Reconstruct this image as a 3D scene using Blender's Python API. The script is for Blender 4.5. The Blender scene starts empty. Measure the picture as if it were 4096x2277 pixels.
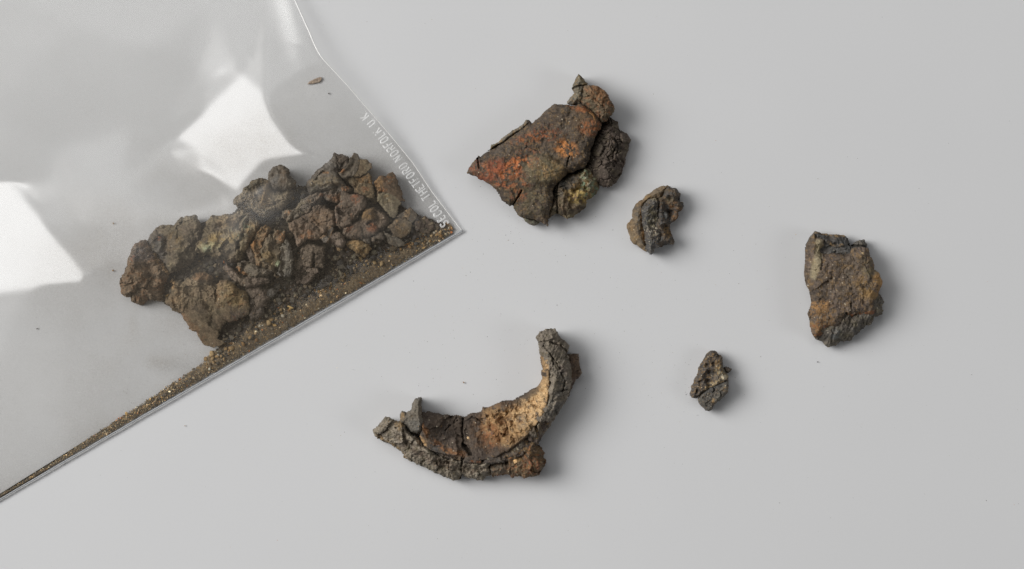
import bpy, math, random
import numpy as np
from mathutils import Vector
from mathutils.geometry import delaunay_2d_cdt

# ------------------------------------------------------------------ camera, light, exposure
# modelling unit: 1 "px" = 1/16 mm on the table;  x right, y down (converted in W())
PX = 0.0625e-3
CX, CY = 2048.0, 1138.5
D = 11200.0                                    # camera height in px (0.70 m)
S = bpy.context.scene
COL = S.collection

cam = bpy.data.cameras.new('camera')
cam.sensor_width = 36.0
cam.lens = 36.0 * D / 4096.0
cam.clip_start, cam.clip_end = 0.01, 20.0
co = bpy.data.objects.new('camera', cam)
co.location = (0, 0, D * PX)
COL.objects.link(co)
S.camera = co

world = bpy.data.worlds.new('World')
S.world = world
world.use_nodes = True
world.node_tree.nodes['Background'].inputs[0].default_value = (1.0, 1.0, 1.0, 1)
world.node_tree.nodes['Background'].inputs[1].default_value = 0.06

S.view_settings.view_transform = 'Standard'
S.view_settings.look = 'None'
S.view_settings.exposure = 0.0
S.view_settings.gamma = 1.0
S.cycles.use_adaptive_sampling = False
S.cycles.use_denoising = True
S.cycles.denoiser = 'OPENIMAGEDENOISE'
S.cycles.denoising_input_passes = 'RGB_ALBEDO_NORMAL'
S.cycles.denoising_prefilter = 'NONE'
S.cycles.max_bounces = 10
S.cycles.transparent_max_bounces = 16
S.cycles.sample_clamp_indirect = 4.0


def area_light(name, loc, target, sx, sy, radiance, color=(1, 1, 1)):
    l = bpy.data.lights.new(name, 'AREA')
    l.shape = 'RECTANGLE'
    l.size, l.size_y = sx, sy
    l.energy = radiance * math.pi * sx * sy
    l.color = color
    l.use_nodes = True                             # softbox: hot middle, dimmer rim
    nt = l.node_tree
    em = nt.nodes['Emission']
    ge = nt.nodes.new('ShaderNodeNewGeometry')
    ds_ = nt.nodes.new('ShaderNodeVectorMath'); ds_.operation = 'DISTANCE'
    ds_.inputs[1].default_value = (0.5, 0.5, 0)
    mr = nt.nodes.new('ShaderNodeMapRange'); mr.interpolation_type = 'SMOOTHSTEP'
    for k_, v_ in ((1, 0.12), (2, 0.62), (3, 1.45), (4, 0.12)): mr.inputs[k_].default_value = v_
    nt.links.new(ge.outputs['Parametric'], ds_.inputs[0])
    nt.links.new(ds_.outputs['Value'], mr.inputs[0])
    nt.links.new(mr.outputs[0], em.inputs['Strength'])
    o = bpy.data.objects.new(name, l)
    o.location = loc
    o.rotation_euler = (Vector(target) - Vector(loc)).to_track_quat('-Z', 'Y').to_euler()
    COL.objects.link(o)
    return o


KEY = Vector((-1.65, 0.50, 1.56))
area_light('softbox', KEY, (0, 0, 0), 1.75, 1.75, 8.7, (1.0, 0.992, 0.98))
area_light('softbox', (-0.20, 0.62, 1.30), (-0.2, 0.3, 0), 0.9, 0.9, 1.5, (0.98, 0.99, 1.0))
area_light('softbox', (1.1, -0.25, 0.9), (0, 0, 0), 0.7, 0.7, 2.1, (0.98, 0.99, 1.0))

# ------------------------------------------------------------------ numeric helpers
RNG = np.random.default_rng(11)
random.seed(5)


def lin(r, g, b):
    c = np.array([r, g, b], float) / 255.0
    return np.where(c <= 0.04045, c / 12.92, ((c + 0.055) / 1.055) ** 2.4)


def W(x, y, z):
    x = np.asarray(x, float); y = np.asarray(y, float); z = np.asarray(z, float)
    return np.stack([(x - CX) * PX, (CY - y) * PX, z * PX + 0 * x], -1)


def hsh(ix, iy, seed):
    ix = ix.astype(np.int64); iy = iy.astype(np.int64)
    h = (ix * 374761393 + iy * 668265263 + seed * 1442695041) & 0xFFFFFFFF
    h = ((h ^ (h >> 13)) * 1274126177) & 0xFFFFFFFF
    h = ((h ^ (h >> 16)) * 2246822519) & 0xFFFFFFFF
    return (h ^ (h >> 15)) & 0xFFFFFF


def pn(x, y, seed):
    ix = np.floor(x); iy = np.floor(y)
    fx = x - ix; fy = y - iy
    u = fx * fx * fx * (fx * (fx * 6 - 15) + 10)
    v = fy * fy * fy * (fy * (fy * 6 - 15) + 10)

    def g(dx, dy):
        a = hsh(ix + dx, iy + dy, seed) * (2 * math.pi / 0x1000000)
        return np.cos(a) * (fx - dx) + np.sin(a) * (fy - dy)
    a = g(0, 0); b = g(1, 0); c = g(0, 1); d = g(1, 1)
    return ((a + (b - a) * u) * (1 - v) + (c + (d - c) * u) * v) * 1.4


def fbm(x, y, wl, octv, seed, gain=0.55):
    r = 0; amp = 1; tot = 0
    for k in range(octv):
        r = r + amp * pn(x / wl + 17.3 * k, y / wl - 9.1 * k, seed + k * 7)
        tot += amp
        amp *= gain; wl *= 0.5
    return r / tot * 1.5


def ridged(x, y, wl, octv, seed):
    r = 0; amp = 1; tot = 0
    for k in range(octv):
        r = r + amp * (1 - 2 * np.abs(pn(x / wl + 5 * k, y / wl, seed + k)))
        tot += amp
        amp *= 0.5; wl *= 0.5
    return r / tot


def voro(x, y, cell, seed):
    x = x / cell; y = y / cell
    ix = np.floor(x); iy = np.floor(y)
    f1 = np.full(x.shape, 9.0); f2 = np.full(x.shape, 9.0); cid = np.zeros(x.shape)
    for dx in (-1, 0, 1):
        for dy in (-1, 0, 1):
            h = hsh(ix + dx, iy + dy, seed)
            px = ix + dx + (h & 0xFFF) / 4096.0
            py = iy + dy + (h >> 12) / 4096.0
            d = np.hypot(px - x, py - y)
            m = d < f1
            f2 = np.where(m, f1, np.minimum(f2, d))
            cid = np.where(m, ((h * 2654435761) >> 8 & 0xFFFF) / 65536.0, cid)
            f1 = np.where(m, d, f1)
    return f1, f2, cid


def facets(x, y, cell, seed):
    """broken-stone look: every cell is a small tilted plane. returns height (unit slope) and a cell value"""
    x = x / cell; y = y / cell
    ix = np.floor(x); iy = np.floor(y)
    f1 = np.full(x.shape, 9.0); hh = np.zeros(x.shape); cid = np.zeros(x.shape)
    for dx in (-1, 0, 1):
        for dy in (-1, 0, 1):
            h = hsh(ix + dx, iy + dy, seed)
            ox = ix + dx + (h & 0xFFF) / 4096.0 - x
            oy = iy + dy + (h >> 12) / 4096.0 - y
            a = ((h * 40503) >> 5 & 0xFFF) / 4096.0 * 2 * math.pi
            c = ((h * 2654435761) >> 8 & 0xFFFF) / 65536.0
            d = np.hypot(ox, oy)
            m = d < f1
            f1 = np.where(m, d, f1)
            hh = np.where(m, -(ox * np.cos(a) + oy * np.sin(a)) + 0.5 * (c - 0.5), hh)
            cid = np.where(m, c, cid)
    return hh * cell, cid


def sst(a, b, x):
    t = np.clip((x - a) / (b - a), 0, 1)
    return t * t * (3 - 2 * t)


def seg_dist(X, Y, pts):
    d2 = np.full(X.shape, 1e18)
    for (x0, y0), (x1, y1) in zip(pts[:-1], pts[1:]):
        ex, ey = x1 - x0, y1 - y0
        t = np.clip(((X - x0) * ex + (Y - y0) * ey) / (ex * ex + ey * ey + 1e-9), 0, 1)
        d2 = np.minimum(d2, (X - x0 - t * ex) ** 2 + (Y - y0 - t * ey) ** 2)
    return np.sqrt(d2)


def sdf_poly(X, Y, P):
    n = len(P)
    inside = np.zeros(X.shape, bool)
    for i in range(n):
        x0, y0 = P[i]; x1, y1 = P[(i + 1) % n]
        if y0 != y1:
            c = (Y < y0) != (Y < y1)
            inside ^= c & (X < (x1 - x0) * (Y - y0) / (y1 - y0) + x0)
    d = seg_dist(X, Y, list(P) + [P[0]])
    return np.where(inside, d, -d)


class T:
    """maps a point measured in an enlargement of the picture to its place on the table for a given height"""
    def __init__(s, x0, y0, k=1.0, z=0.0):
        s.x0, s.y0, s.k, s.z = x0, y0, k, z

    def at(s, z):
        return T(s.x0, s.y0, s.k, z)

    def __call__(s, p):
        f = 1 - s.z / D
        return (CX + (s.x0 + p[0] / s.k - CX) * f, CY + (s.y0 + p[1] / s.k - CY) * f)

    def all(s, pts):
        return [s(p) for p in pts]


def zone(z, X, Y, t):
    """soft 0..1 mask; z = ('e',cx,cy,rx,ry,rot,soft) | ('p',pts,softpx) | ('l',pts,widthpx) | None"""
    if z is None:
        return np.ones(X.shape)
    if z[0] == 'e':
        _, cx, cy, rx, ry, rot, soft = z
        cx, cy = t((cx, cy)); rx /= t.k; ry /= t.k
        a = math.radians(rot)
        dx = (X - cx) * math.cos(a) + (Y - cy) * math.sin(a)
        dy = -(X - cx) * math.sin(a) + (Y - cy) * math.cos(a)
        r = np.sqrt((dx / rx) ** 2 + (dy / ry) ** 2)
        return 1 - sst(1 - soft, 1 + soft, r)
    if z[0] == 'p':
        return sst(-z[2], z[2], sdf_poly(X, Y, t.all(z[1])))
    return 1 - sst(0.3 * z[2], z[2], seg_dist(X, Y, t.all(z[1])))


# ------------------------------------------------------------------ materials
def mat(name):
    m = bpy.data.materials.new(name)
    m.use_nodes = True
    nt = m.node_tree
    nt.nodes.clear()
    out = nt.nodes.new('ShaderNodeOutputMaterial')
    return m, nt, out


def N(nt, kind, **kw):
    n = nt.nodes.new(kind)
    for k, v in kw.items():
        if k.startswith('i_'):
            n.inputs[k[2:].replace('_', ' ')].default_value = v
        elif k.startswith('n_'):
            n.inputs[int(k[2:])].default_value = v
        else:
            setattr(n, k, v)
    return n


def crust_material():
    m, nt, out = mat('corroded_crust')
    L = nt.links.new
    b = N(nt, 'ShaderNodeBsdfPrincipled')
    a = N(nt, 'ShaderNodeVertexColor', layer_name='Col')
    g = N(nt, 'ShaderNodeAttribute', attribute_name='gloss')
    tc = N(nt, 'ShaderNodeTexCoord')
    n1 = N(nt, 'ShaderNodeTexNoise', i_Scale=2600.0, i_Detail=6.0, i_Roughness=0.7)
    L(tc.outputs['Object'], n1.inputs['Vector'])
    r1 = N(nt, 'ShaderNodeMapRange', n_1=0.3, n_2=0.7, n_3=0.62, n_4=1.42)
    L(n1.outputs[0], r1.inputs[0])
    mul = N(nt, 'ShaderNodeMix', data_type='RGBA', blend_type='MULTIPLY')
    mul.inputs[0].default_value = 1
    L(a.outputs[0], mul.inputs[6]); L(r1.outputs[0], mul.inputs[7])
    L(mul.outputs[2], b.inputs['Base Color'])
    r2 = N(nt, 'ShaderNodeMapRange', n_3=0.9, n_4=0.38)
    L(g.outputs['Fac'], r2.inputs[0]); L(r2.outputs[0], b.inputs['Roughness'])
    b.inputs['Specular IOR Level'].default_value = 0.35
    n2 = N(nt, 'ShaderNodeTexNoise', i_Scale=4200.0, i_Detail=4.0, i_Roughness=0.65)
    L(tc.outputs['Object'], n2.inputs['Vector'])
    bp = N(nt, 'ShaderNodeBump', i_Strength=0.55, i_Distance=0.00012)
    L(n2.outputs[0], bp.inputs['Height']); L(bp.outputs[0], b.inputs['Normal'])
    L(b.outputs[0], out.inputs[0])
    return m


def table_material():
    m, nt, out = mat('matt_grey_paper')
    L = nt.links.new
    b = N(nt, 'ShaderNodeBsdfPrincipled', i_Roughness=0.7)
    b.inputs['Specular IOR Level'].default_value = 0.2
    tc = N(nt, 'ShaderNodeTexCoord')
    n1 = N(nt, 'ShaderNodeTexNoise', i_Scale=9.0, i_Detail=3.0)
    n2 = N(nt, 'ShaderNodeTexNoise', i_Scale=1500.0, i_Detail=3.0)
    L(tc.outputs['Object'], n1.inputs['Vector']); L(tc.outputs['Object'], n2.inputs['Vector'])
    ad = N(nt, 'ShaderNodeMath', operation='MULTIPLY_ADD', n_1=0.25)
    L(n2.outputs[0], ad.inputs[0]); L(n1.outputs[0], ad.inputs[2])
    r = N(nt, 'ShaderNodeMapRange', n_1=0.3, n_2=0.95, n_3=0.0, n_4=1.0)
    L(ad.outputs[0], r.inputs[0])
    mx = N(nt, 'ShaderNodeMix', data_type='RGBA')
    L(r.outputs[0], mx.inputs[0])
    mx.inputs[6].default_value = (0.585, 0.587, 0.592, 1)
    mx.inputs[7].default_value = (0.625, 0.626, 0.63, 1)
    L(mx.outputs[2], b.inputs['Base Color'])
    bp = N(nt, 'ShaderNodeBump', i_Strength=0.05, i_Distance=0.0001)
    L(n2.outputs[0], bp.inputs['Height']); L(bp.outputs[0], b.inputs['Normal'])
    L(b.outputs[0], out.inputs[0])
    return m


def film_material(name, r0, tint, dust_col, rough):
    m, nt, out = mat(name)
    L = nt.links.new
    lw = N(nt, 'ShaderNodeLayerWeight', i_Blend=0.5)
    pw = N(nt, 'ShaderNodeMath', operation='POWER', n_1=5.0)
    L(lw.outputs['Facing'], pw.inputs[0])
    sc = N(nt, 'ShaderNodeMath', operation='MULTIPLY_ADD', n_1=1 - r0, n_2=r0)
    L(pw.outputs[0], sc.inputs[0])
    tr = N(nt, 'ShaderNodeBsdfTransparent'); tr.inputs[0].default_value = (*tint, 1)
    gl = N(nt, 'ShaderNodeBsdfGlossy', i_Roughness=rough)
    df = N(nt, 'ShaderNodeBsdfDiffuse'); df.inputs[0].default_value = (*dust_col, 1)
    at = N(nt, 'ShaderNodeAttribute', attribute_name='dust')
    tc = N(nt, 'ShaderNodeTexCoord')
    n1 = N(nt, 'ShaderNodeTexNoise', i_Scale=2200.0, i_Detail=3.0, i_Roughness=0.8)
    n2 = N(nt, 'ShaderNodeTexNoise', i_Scale=60.0, i_Detail=5.0)
    L(tc.outputs['Object'], n1.inputs['Vector']); L(tc.outputs['Object'], n2.inputs['Vector'])
    r1 = N(nt, 'ShaderNodeMapRange', n_1=0.36, n_2=0.72, n_3=0.45, n_4=1.9)
    L(n1.outputs[0], r1.inputs[0])
    r2 = N(nt, 'ShaderNodeMapRange', n_1=0.3, n_2=0.7, n_3=0.55, n_4=1.45)
    L(n2.outputs[0], r2.inputs[0])
    m1 = N(nt, 'ShaderNodeMath', operation='MULTIPLY'); L(r1.outputs[0], m1.inputs[0]); L(r2.outputs[0], m1.inputs[1])
    m2 = N(nt, 'ShaderNodeMath', operation='MULTIPLY', use_clamp=True); L(m1.outputs[0], m2.inputs[0]); L(at.outputs['Fac'], m2.inputs[1])
    x1 = N(nt, 'ShaderNodeMixShader'); L(sc.outputs[0], x1.inputs[0]); L(tr.outputs[0], x1.inputs[1]); L(gl.outputs[0], x1.inputs[2])
    x2 = N(nt, 'ShaderNodeMixShader'); L(m2.outputs[0], x2.inputs[0]); L(x1.outputs[0], x2.inputs[1]); L(df.outputs[0], x2.inputs[2])
    L(x2.outputs[0], out.inputs[0])
    return m


def plain_material(name, col, rough, clear=0.0, spec=0.5):
    m, nt, out = mat(name)
    L = nt.links.new
    b = N(nt, 'ShaderNodeBsdfPrincipled', i_Roughness=rough)
    b.inputs['Specular IOR Level'].default_value = spec
    tc = N(nt, 'ShaderNodeTexCoord')
    n = N(nt, 'ShaderNodeTexNoise', i_Scale=900.0, i_Detail=3.0)
    L(tc.outputs['Object'], n.inputs['Vector'])
    mx = N(nt, 'ShaderNodeMix', data_type='RGBA')
    L(n.outputs[0], mx.inputs[0])
    mx.inputs[6].default_value = (*[c * 0.85 for c in col], 1)
    mx.inputs[7].default_value = (*[min(1, c * 1.12) for c in col], 1)
    L(mx.outputs[2], b.inputs['Base Color'])
    if clear > 0:
        tr = N(nt, 'ShaderNodeBsdfTransparent')
        r = N(nt, 'ShaderNodeMapRange', n_1=0.35, n_2=0.65, n_3=max(0, clear - 0.12), n_4=min(1, clear + 0.12))
        L(n.outputs[0], r.inputs[0])
        x = N(nt, 'ShaderNodeMixShader')
        L(r.outputs[0], x.inputs[0]); L(b.outputs[0], x.inputs[1]); L(tr.outputs[0], x.inputs[2])
        L(x.outputs[0], out.inputs[0])
    else:
        L(b.outputs[0], out.inputs[0])
    return m


CRUST = crust_material()

# ------------------------------------------------------------------ object helpers


def props(o, label=None, cat=None, group=None, kind=None):
    if label: o['label'] = label
    if cat: o['category'] = cat
    if group: o['group'] = group
    if kind: o['kind'] = kind
    return o


def thing(name, label, cat, p, group=None):
    o = bpy.data.objects.new(name, None)
    o.empty_display_size = 0.005
    o.location = W(p[0], p[1], 0)
    COL.objects.link(o)
    return props(o, label, cat, group)


def mesh_obj(name, co_, faces, material, parent=None, loc=None, col=None, gloss=None, smooth=True, attrs=None):
    """faces: list of int arrays of shape (n,3) or (n,4)"""
    base = np.array(parent.location if parent else (loc if loc is not None else (0, 0, 0)), float)
    me = bpy.data.meshes.new(name)
    co_ = np.asarray(co_, float) - base
    me.vertices.add(len(co_))
    me.vertices.foreach_set('co', co_.astype(np.float32).ravel())
    faces = [np.asarray(f) for f in faces if len(f)]
    loops = np.concatenate([f.ravel() for f in faces]).astype(np.int32)
    tot = np.concatenate([np.full(len(f), f.shape[1]) for f in faces]).astype(np.int32)
    st = np.concatenate([[0], np.cumsum(tot)[:-1]]).astype(np.int32)
    me.loops.add(len(loops)); me.loops.foreach_set('vertex_index', loops)
    me.polygons.add(len(tot)); me.polygons.foreach_set('loop_start', st)
    me.polygons.foreach_set('loop_total', tot)
    me.update(calc_edges=True)
    me.polygons.foreach_set('use_smooth', np.full(len(tot), smooth))
    if col is not None:
        a = me.color_attributes.new('Col', 'FLOAT_COLOR', 'POINT')
        a.data.foreach_set('color', np.concatenate([col, np.ones((len(col), 1))], 1).astype(np.float32).ravel())
    for k, v in (attrs or {}).items():
        a = me.attributes.new(k, 'FLOAT', 'POINT')
        a.data.foreach_set('value', np.asarray(v, np.float32))
    if gloss is not None:
        a = me.attributes.new('gloss', 'FLOAT', 'POINT')
        a.data.foreach_set('value', np.asarray(gloss, np.float32))
    me.materials.append(material)
    o = bpy.data.objects.new(name, me)
    COL.objects.link(o)
    if parent:
        o.parent = parent
    elif loc is not None:
        o.location = loc
    return o


# ------------------------------------------------------------------ relief builder
# palettes (what the material itself looks like)
UMBER = lin(76, 66, 57); DARK = lin(56, 51, 48); GREYB = lin(92, 84, 75); OCHRE = lin(142, 113, 66)
RUST = lin(152, 90, 46); REDR = lin(140, 76, 50); SLATE = lin(72, 75, 78); GREY = lin(108, 103, 94)
TAN = lin(196, 158, 106); GREEN = lin(140, 160, 132); BEIGE = lin(152, 142, 116); OLIVE = lin(104, 97, 74)
PALE = lin(205, 198, 178); BROWN = lin(98, 78, 56); PLUM = lin(84, 73, 70); TURQ = lin(98, 140, 122)

CHARRED = [UMBER, DARK, GREYB, BROWN]
BROWNS = [UMBER, BROWN, GREYB, OLIVE]
GREYS = [GREY, SLATE, GREYB, OLIVE]
PLUMS = [PLUM, UMBER, GREYB, DARK]
SLATES = [SLATE, DARK, lin(84, 84, 82), SLATE]
OCHRES = [OCHRE, BROWN, OLIVE, UMBER]


def relief(name, outline, t, pal, parent=None, z0=0.0, th=80.0, R=40.0, p=2.0, edge=0.35, flat=0.72, zb=None, rag=5.0,
           tex=(), patches=(), cracks=(), raise_=(), step=2.0, seed=None, label=None, cat=None, group=None, kind=None,
           cap=None, tilt=(0, 0), under=0.25, gloss=0.0, glosszones=(), grow=0.0, bright=1.2, speck=0.5, hfun=None, warp=6.0):
    seed = seed if seed is not None else (abs(hash_name(name + str(outline[0]))) % 9973)
    t = t.at(z0 + th * 0.55)
    P = t.all(outline)
    A = np.array(P)
    cen = A.mean(0)
    x = np.arange(A[:, 0].min() - 12, A[:, 0].max() + 12, step)
    y = np.arange(A[:, 1].min() - 12, A[:, 1].max() + 12, step)
    X, Y = np.meshgrid(x, y)
    sd = sdf_poly(X, Y, P)
    sdr = sd + grow + rag * (fbm(X, Y, 34, 4, seed, 0.62)) * np.clip(1.6 - sd / 40, 0, 1)
    node = sdr > 0
    # keep the biggest connected piece
    reach = np.zeros_like(node)
    k = np.argmax(np.where(node, sdr, -1)); reach.flat[k] = True
    while True:
        g = reach.copy()
        g[1:] |= reach[:-1]; g[:-1] |= reach[1:]; g[:, 1:] |= reach[:, :-1]; g[:, :-1] |= reach[:, 1:]
        g &= node
        if (g == reach).all(): break
        reach = g
    node = reach
    wx = X + warp * fbm(X, Y, 60, 3, seed + 3); wy = Y + warp * fbm(X, Y, 60, 3, seed + 4)
    R = R * flat; edge = edge + (1 - edge) * 0.2
    s = np.clip(sdr / R, 0, 1)
    H = z0 + th * (edge + (1 - edge) * (1 - (1 - s) ** p))
    H = H + tilt[0] * (X - cen[0]) + tilt[1] * (Y - cen[1])
    if hfun: H = H + hfun(X, Y, sd, t)
    for z, dh in raise_:
        H = H + dh * zone(z, wx, wy, t)
    tone = np.zeros(X.shape); cellv = np.zeros(X.shape)
    for i, q in enumerate(tex):
        kind_, amp, wl = q[0], q[1], q[2]
        m = zone(q[3], wx, wy, t) if len(q) > 3 and q[3] is not None else 1.0
        sdn = seed + 31 * i
        if kind_ == 'fbm':
            H = H + m * amp * fbm(X, Y, wl, 5, sdn, 0.6)
        elif kind_ == 'ridge':
            H = H + m * amp * ridged(wx, wy, wl, 4, sdn)
        elif kind_ == 'grain':
            f1, f2, c = voro(wx, wy, wl, sdn)
            H = H + m * amp * (np.sqrt(np.clip(1 - f1 * f1, 0, 1)) - 0.5) * (0.4 + 1.2 * c)
            cellv = cellv + m * (c - 0.5)
        elif kind_ == 'pit':
            f1, f2, c = voro(wx, wy, wl, sdn)
            H = H - m * amp * np.clip(1 - f1 / 0.55, 0, 1) ** 0.7 * (c > 0.45)
        elif kind_ == 'plates':                     # alligator cracking
            f1, f2, c = voro(wx, wy * 0.9, wl, sdn)
            H = H + m * amp * (0.5 * (c - 0.5) - 1.1 * (1 - sst(0.02, 0.13, f2 - f1)))
        elif kind_ == 'facet':                      # amp = slope of the planes
            fh, c = facets(wx + 5 * fbm(X, Y, 20, 3, sdn + 5), wy + 5 * fbm(X, Y, 20, 3, sdn + 6), wl, sdn)
            H = H + m * amp * fh
            tone = tone + m * (c - 0.5)
        elif kind_ == 'terrace':
            b = fbm(X, Y, wl, 4, sdn) * 2.2
            fl = np.floor(b); fr = b - fl
            H = H + m * amp * (fl + sst(0.72, 0.98, fr))
        elif kind_ == 'stria':                      # parallel layers, q[4] = angle
            a = math.radians(q[4])
            v = wx * math.cos(a) + wy * math.sin(a)
            u = -wx * math.sin(a) + wy * math.cos(a)
            H = H + m * amp * fbm(u / 6, v, wl, 4, sdn)
    for c in cracks:
        pts, w, dep = c
        d = seg_dist(X + 2.5 * fbm(X, Y, 14, 3, seed + 9), Y + 2.5 * fbm(X, Y, 14, 3, seed + 10), t.all(pts))
        H = H - dep * (1 - sst(0.35 * w, w, d))
    if cap is not None:
        c = cap(X, Y)
        H = np.where(H > c - 14, c - 14 + 14 * (1 - np.exp(-np.maximum(H - c + 14, 0) / 14)) * 0.9, H)
    zbv = (z0 - 0.0 if zb is None else zb)
    H = np.maximum(H, zbv + 3)
    # colour of the stuff itself
    q1 = np.clip(0.5 + 0.75 * fbm(X, Y, 90, 5, seed + 50, 0.65), 0, 1)[..., None]
    q2 = np.clip(0.5 + 0.8 * fbm(X, Y, 50, 5, seed + 60, 0.7), 0, 1)[..., None]
    C = (pal[0] * (1 - q1) + pal[1] * q1) * (1 - q2) + (pal[2] * (1 - q1) + pal[3] * q1) * q2
    q3 = fbm(X, Y, 12, 4, seed + 70, 0.75)
    C = C * (bright * np.clip(1 + 0.42 * q3 + 0.35 * cellv + 0.3 * tone, 0.45, 1.8))[..., None]
    for pt in patches:
        z, c, dens, wl, stg = pt
        f = np.clip(0.5 + 0.62 * fbm(X, Y, wl, 5, seed + int(wl * 13) + int(c[0] * 999), 0.72), 0, 1)
        f = f + 0.22 * fbm(X, Y, 9, 4, seed + 77, 0.8)
        stg = stg * 0.85
        m = (zone(z, wx, wy, t) ** 0.7 * sst(1 - dens - 0.12, 1 - dens + 0.12, f) * stg)[..., None]
        C = C * (1 - m) + c * m * np.clip(1 + 0.3 * q3, 0.6, 1.5)[..., None]
    f1, f2, cc = voro(X, Y, 5.5, seed + 80)
    m = ((f1 < 0.33) & (cc > 1 - 0.05 * speck))[..., None]
    C = np.where(m, C * 0.4 + 0.6 * np.where((cc > 1 - 0.012 * speck)[..., None], PALE, OCHRE), C)
    lum = (C @ np.array([.2126, .7152, .0722]))[..., None]
    C = (lum + (C - lum) * 0.88) * np.array([1.05, 1.0, 0.92])
    G = np.full(X.shape, gloss)
    for z, v in glosszones:
        G = np.maximum(G, v * zone(z, wx, wy, t))

    cell = node[:-1, :-1] & node[1:, :-1] & node[:-1, 1:] & node[1:, 1:]
    used = np.zeros_like(node)
    used[:-1, :-1] |= cell; used[1:, :-1] |= cell; used[:-1, 1:] |= cell; used[1:, 1:] |= cell
    idx = np.full(node.shape, -1); idx[used] = np.arange(used.sum())
    a = idx[:-1, :-1][cell]; b = idx[:-1, 1:][cell]; c = idx[1:, 1:][cell]; d = idx[1:, :-1][cell]
    top = np.stack([a, d, c, b], 1)                   # y is flipped in W(): this winds upwards
    pad = np.pad(cell, 1)
    inn = pad[1:-1, 1:-1]
    ed = []
    for (sl, e0, e1) in ((pad[:-2, 1:-1], (0, 0), (0, 1)), (pad[2:, 1:-1], (1, 1), (1, 0)),
                         (pad[1:-1, :-2], (1, 0), (0, 0)), (pad[1:-1, 2:], (0, 1), (1, 1))):
        bm = inn & ~sl
        jj, ii = np.nonzero(bm)
        ed.append(np.stack([idx[jj + e0[0], ii + e0[1]], idx[jj + e1[0], ii + e1[1]]], 1))
    ed = np.concatenate(ed)
    bv = np.unique(ed)
    remap = np.full(used.sum(), -1); remap[bv] = np.arange(len(bv))
    gy, gx = np.gradient(sd, step)
    vx, vy, vz = X[used], Y[used], H[used]
    vc, vg = C[used], G[used]
    bx, by, bz = vx[bv], vy[bv], vz[bv]
    nx, ny = gx[used][bv], gy[used][bv]
    rows = 4
    VX, VY, VZ, VC, VG = [vx], [vy], [vz], [vc], [vg]
    walls = []
    n0 = len(vx); prev = bv
    for r in range(1, rows + 1):
        f = r / rows
        dz = bz + (zbv - bz) * f
        off = under * (bz - zbv) * (f ** 0.7) * 0.6 + (2.2 * fbm(bx + 40 * r, by + dz, 22, 3, seed + 90) if r < rows else 0)
        VX.append(bx + nx * off); VY.append(by + ny * off); VZ.append(dz)
        VC.append(vc[bv] * (0.9 + 0.2 * RNG.random((len(bv), 1)))); VG.append(vg[bv])
        cur = n0 + (r - 1) * len(bv) + np.arange(len(bv))
        pa = prev[remap[ed[:, 0]]]; pb = prev[remap[ed[:, 1]]]
        ca = cur[remap[ed[:, 0]]]; cb = cur[remap[ed[:, 1]]]
        walls.append(np.stack([pa, pb, cb, ca], 1))
        prev = cur
    nP = len(A)
    nb = n0 + rows * len(bv) + np.arange(nP)
    tg = np.roll(A, -1, 0) - np.roll(A, 1, 0)
    tg /= np.hypot(*tg.T)[:, None] + 1e-9
    area = np.sum(A[:, 0] * np.roll(A[:, 1], -1) - np.roll(A[:, 0], -1) * A[:, 1])
    ins = np.stack([-tg[:, 1], tg[:, 0]], 1) * (1 if area > 0 else -1)
    B_ = A + ins * min(9.0, 0.22 * sd.max())
    VX.append(B_[:, 0]); VY.append(B_[:, 1]); VZ.append(np.full(nP, zbv + 0.3)); VC.append(np.repeat(vc[:1], nP, 0)); VG.append(np.zeros(nP))
    base = (nb if area > 0 else nb[::-1])[None, :]
    V = W(np.concatenate(VX), np.concatenate(VY), np.concatenate(VZ))
    loc = None if parent else W(cen[0], cen[1], zbv)
    o = mesh_obj(name, V, [top, np.concatenate(walls), base], CRUST, parent, loc,
                 np.concatenate(VC), np.concatenate(VG))
    props(o, label, cat, group, kind)
    return o


def hash_name(s):
    h = 7
    for ch in s:
        h = (h * 131 + ord(ch)) & 0x7FFFFFFF
    return h


# ------------------------------------------------------------------ table top
me = bpy.data.meshes.new('tabletop')
h = 1.6
me.from_pydata([(-h, -h, 0), (h, -h, 0), (h, h, 0), (-h, h, 0)], [], [(0, 1, 2, 3)])
me.materials.append(table_material())
tbl = bpy.data.objects.new('tabletop', me)
COL.objects.link(tbl)
tbl['kind'] = 'structure'

# ------------------------------------------------------------------ the clear bag : heights of its upper sheet
P0 = (1848.0, 924.0)
EDGE = [(1848, 924), (1803, 866), (1727, 766), (1654, 655), (1563, 543), (1471, 436), (1393, 346), (1326, 274),
        (1290, 235), (1265, 190), (1242, 134), (1214, 73), (1181, 0), (1140, -90), (1100, -190), (1060, -300), (1000, -450), (900, -700), (780, -1000)]
EDGEZ = [12, 15, 22, 34, 52, 74, 90, 98, 98, 88, 78, 68, 57, 48, 54, 54, 50, 50, 50]
E1 = np.array([-1848.0, 1073.0]) / math.hypot(1848, 1073)


def plane_through(px, py, z):
    """slope (dz/dx, dz/dy) of a film facet at (px,py) that mirrors the key softbox to the lens"""
    p = W(px, py, z)
    v = np.array([0, 0, D * PX]) - p
    l = np.array(KEY) - p
    n = v / np.linalg.norm(v) + l / np.linalg.norm(l)
    return -n[0] / n[2], n[1] / n[2]          # second sign: y runs down in px


ctl = []          # (x, y, z)


def cp(x, y, z):
    f = 1 - z / D
    ctl.append((CX + (x - CX) * f, CY + (y - CY) * f, z))
    return len(ctl) - 1


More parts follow.
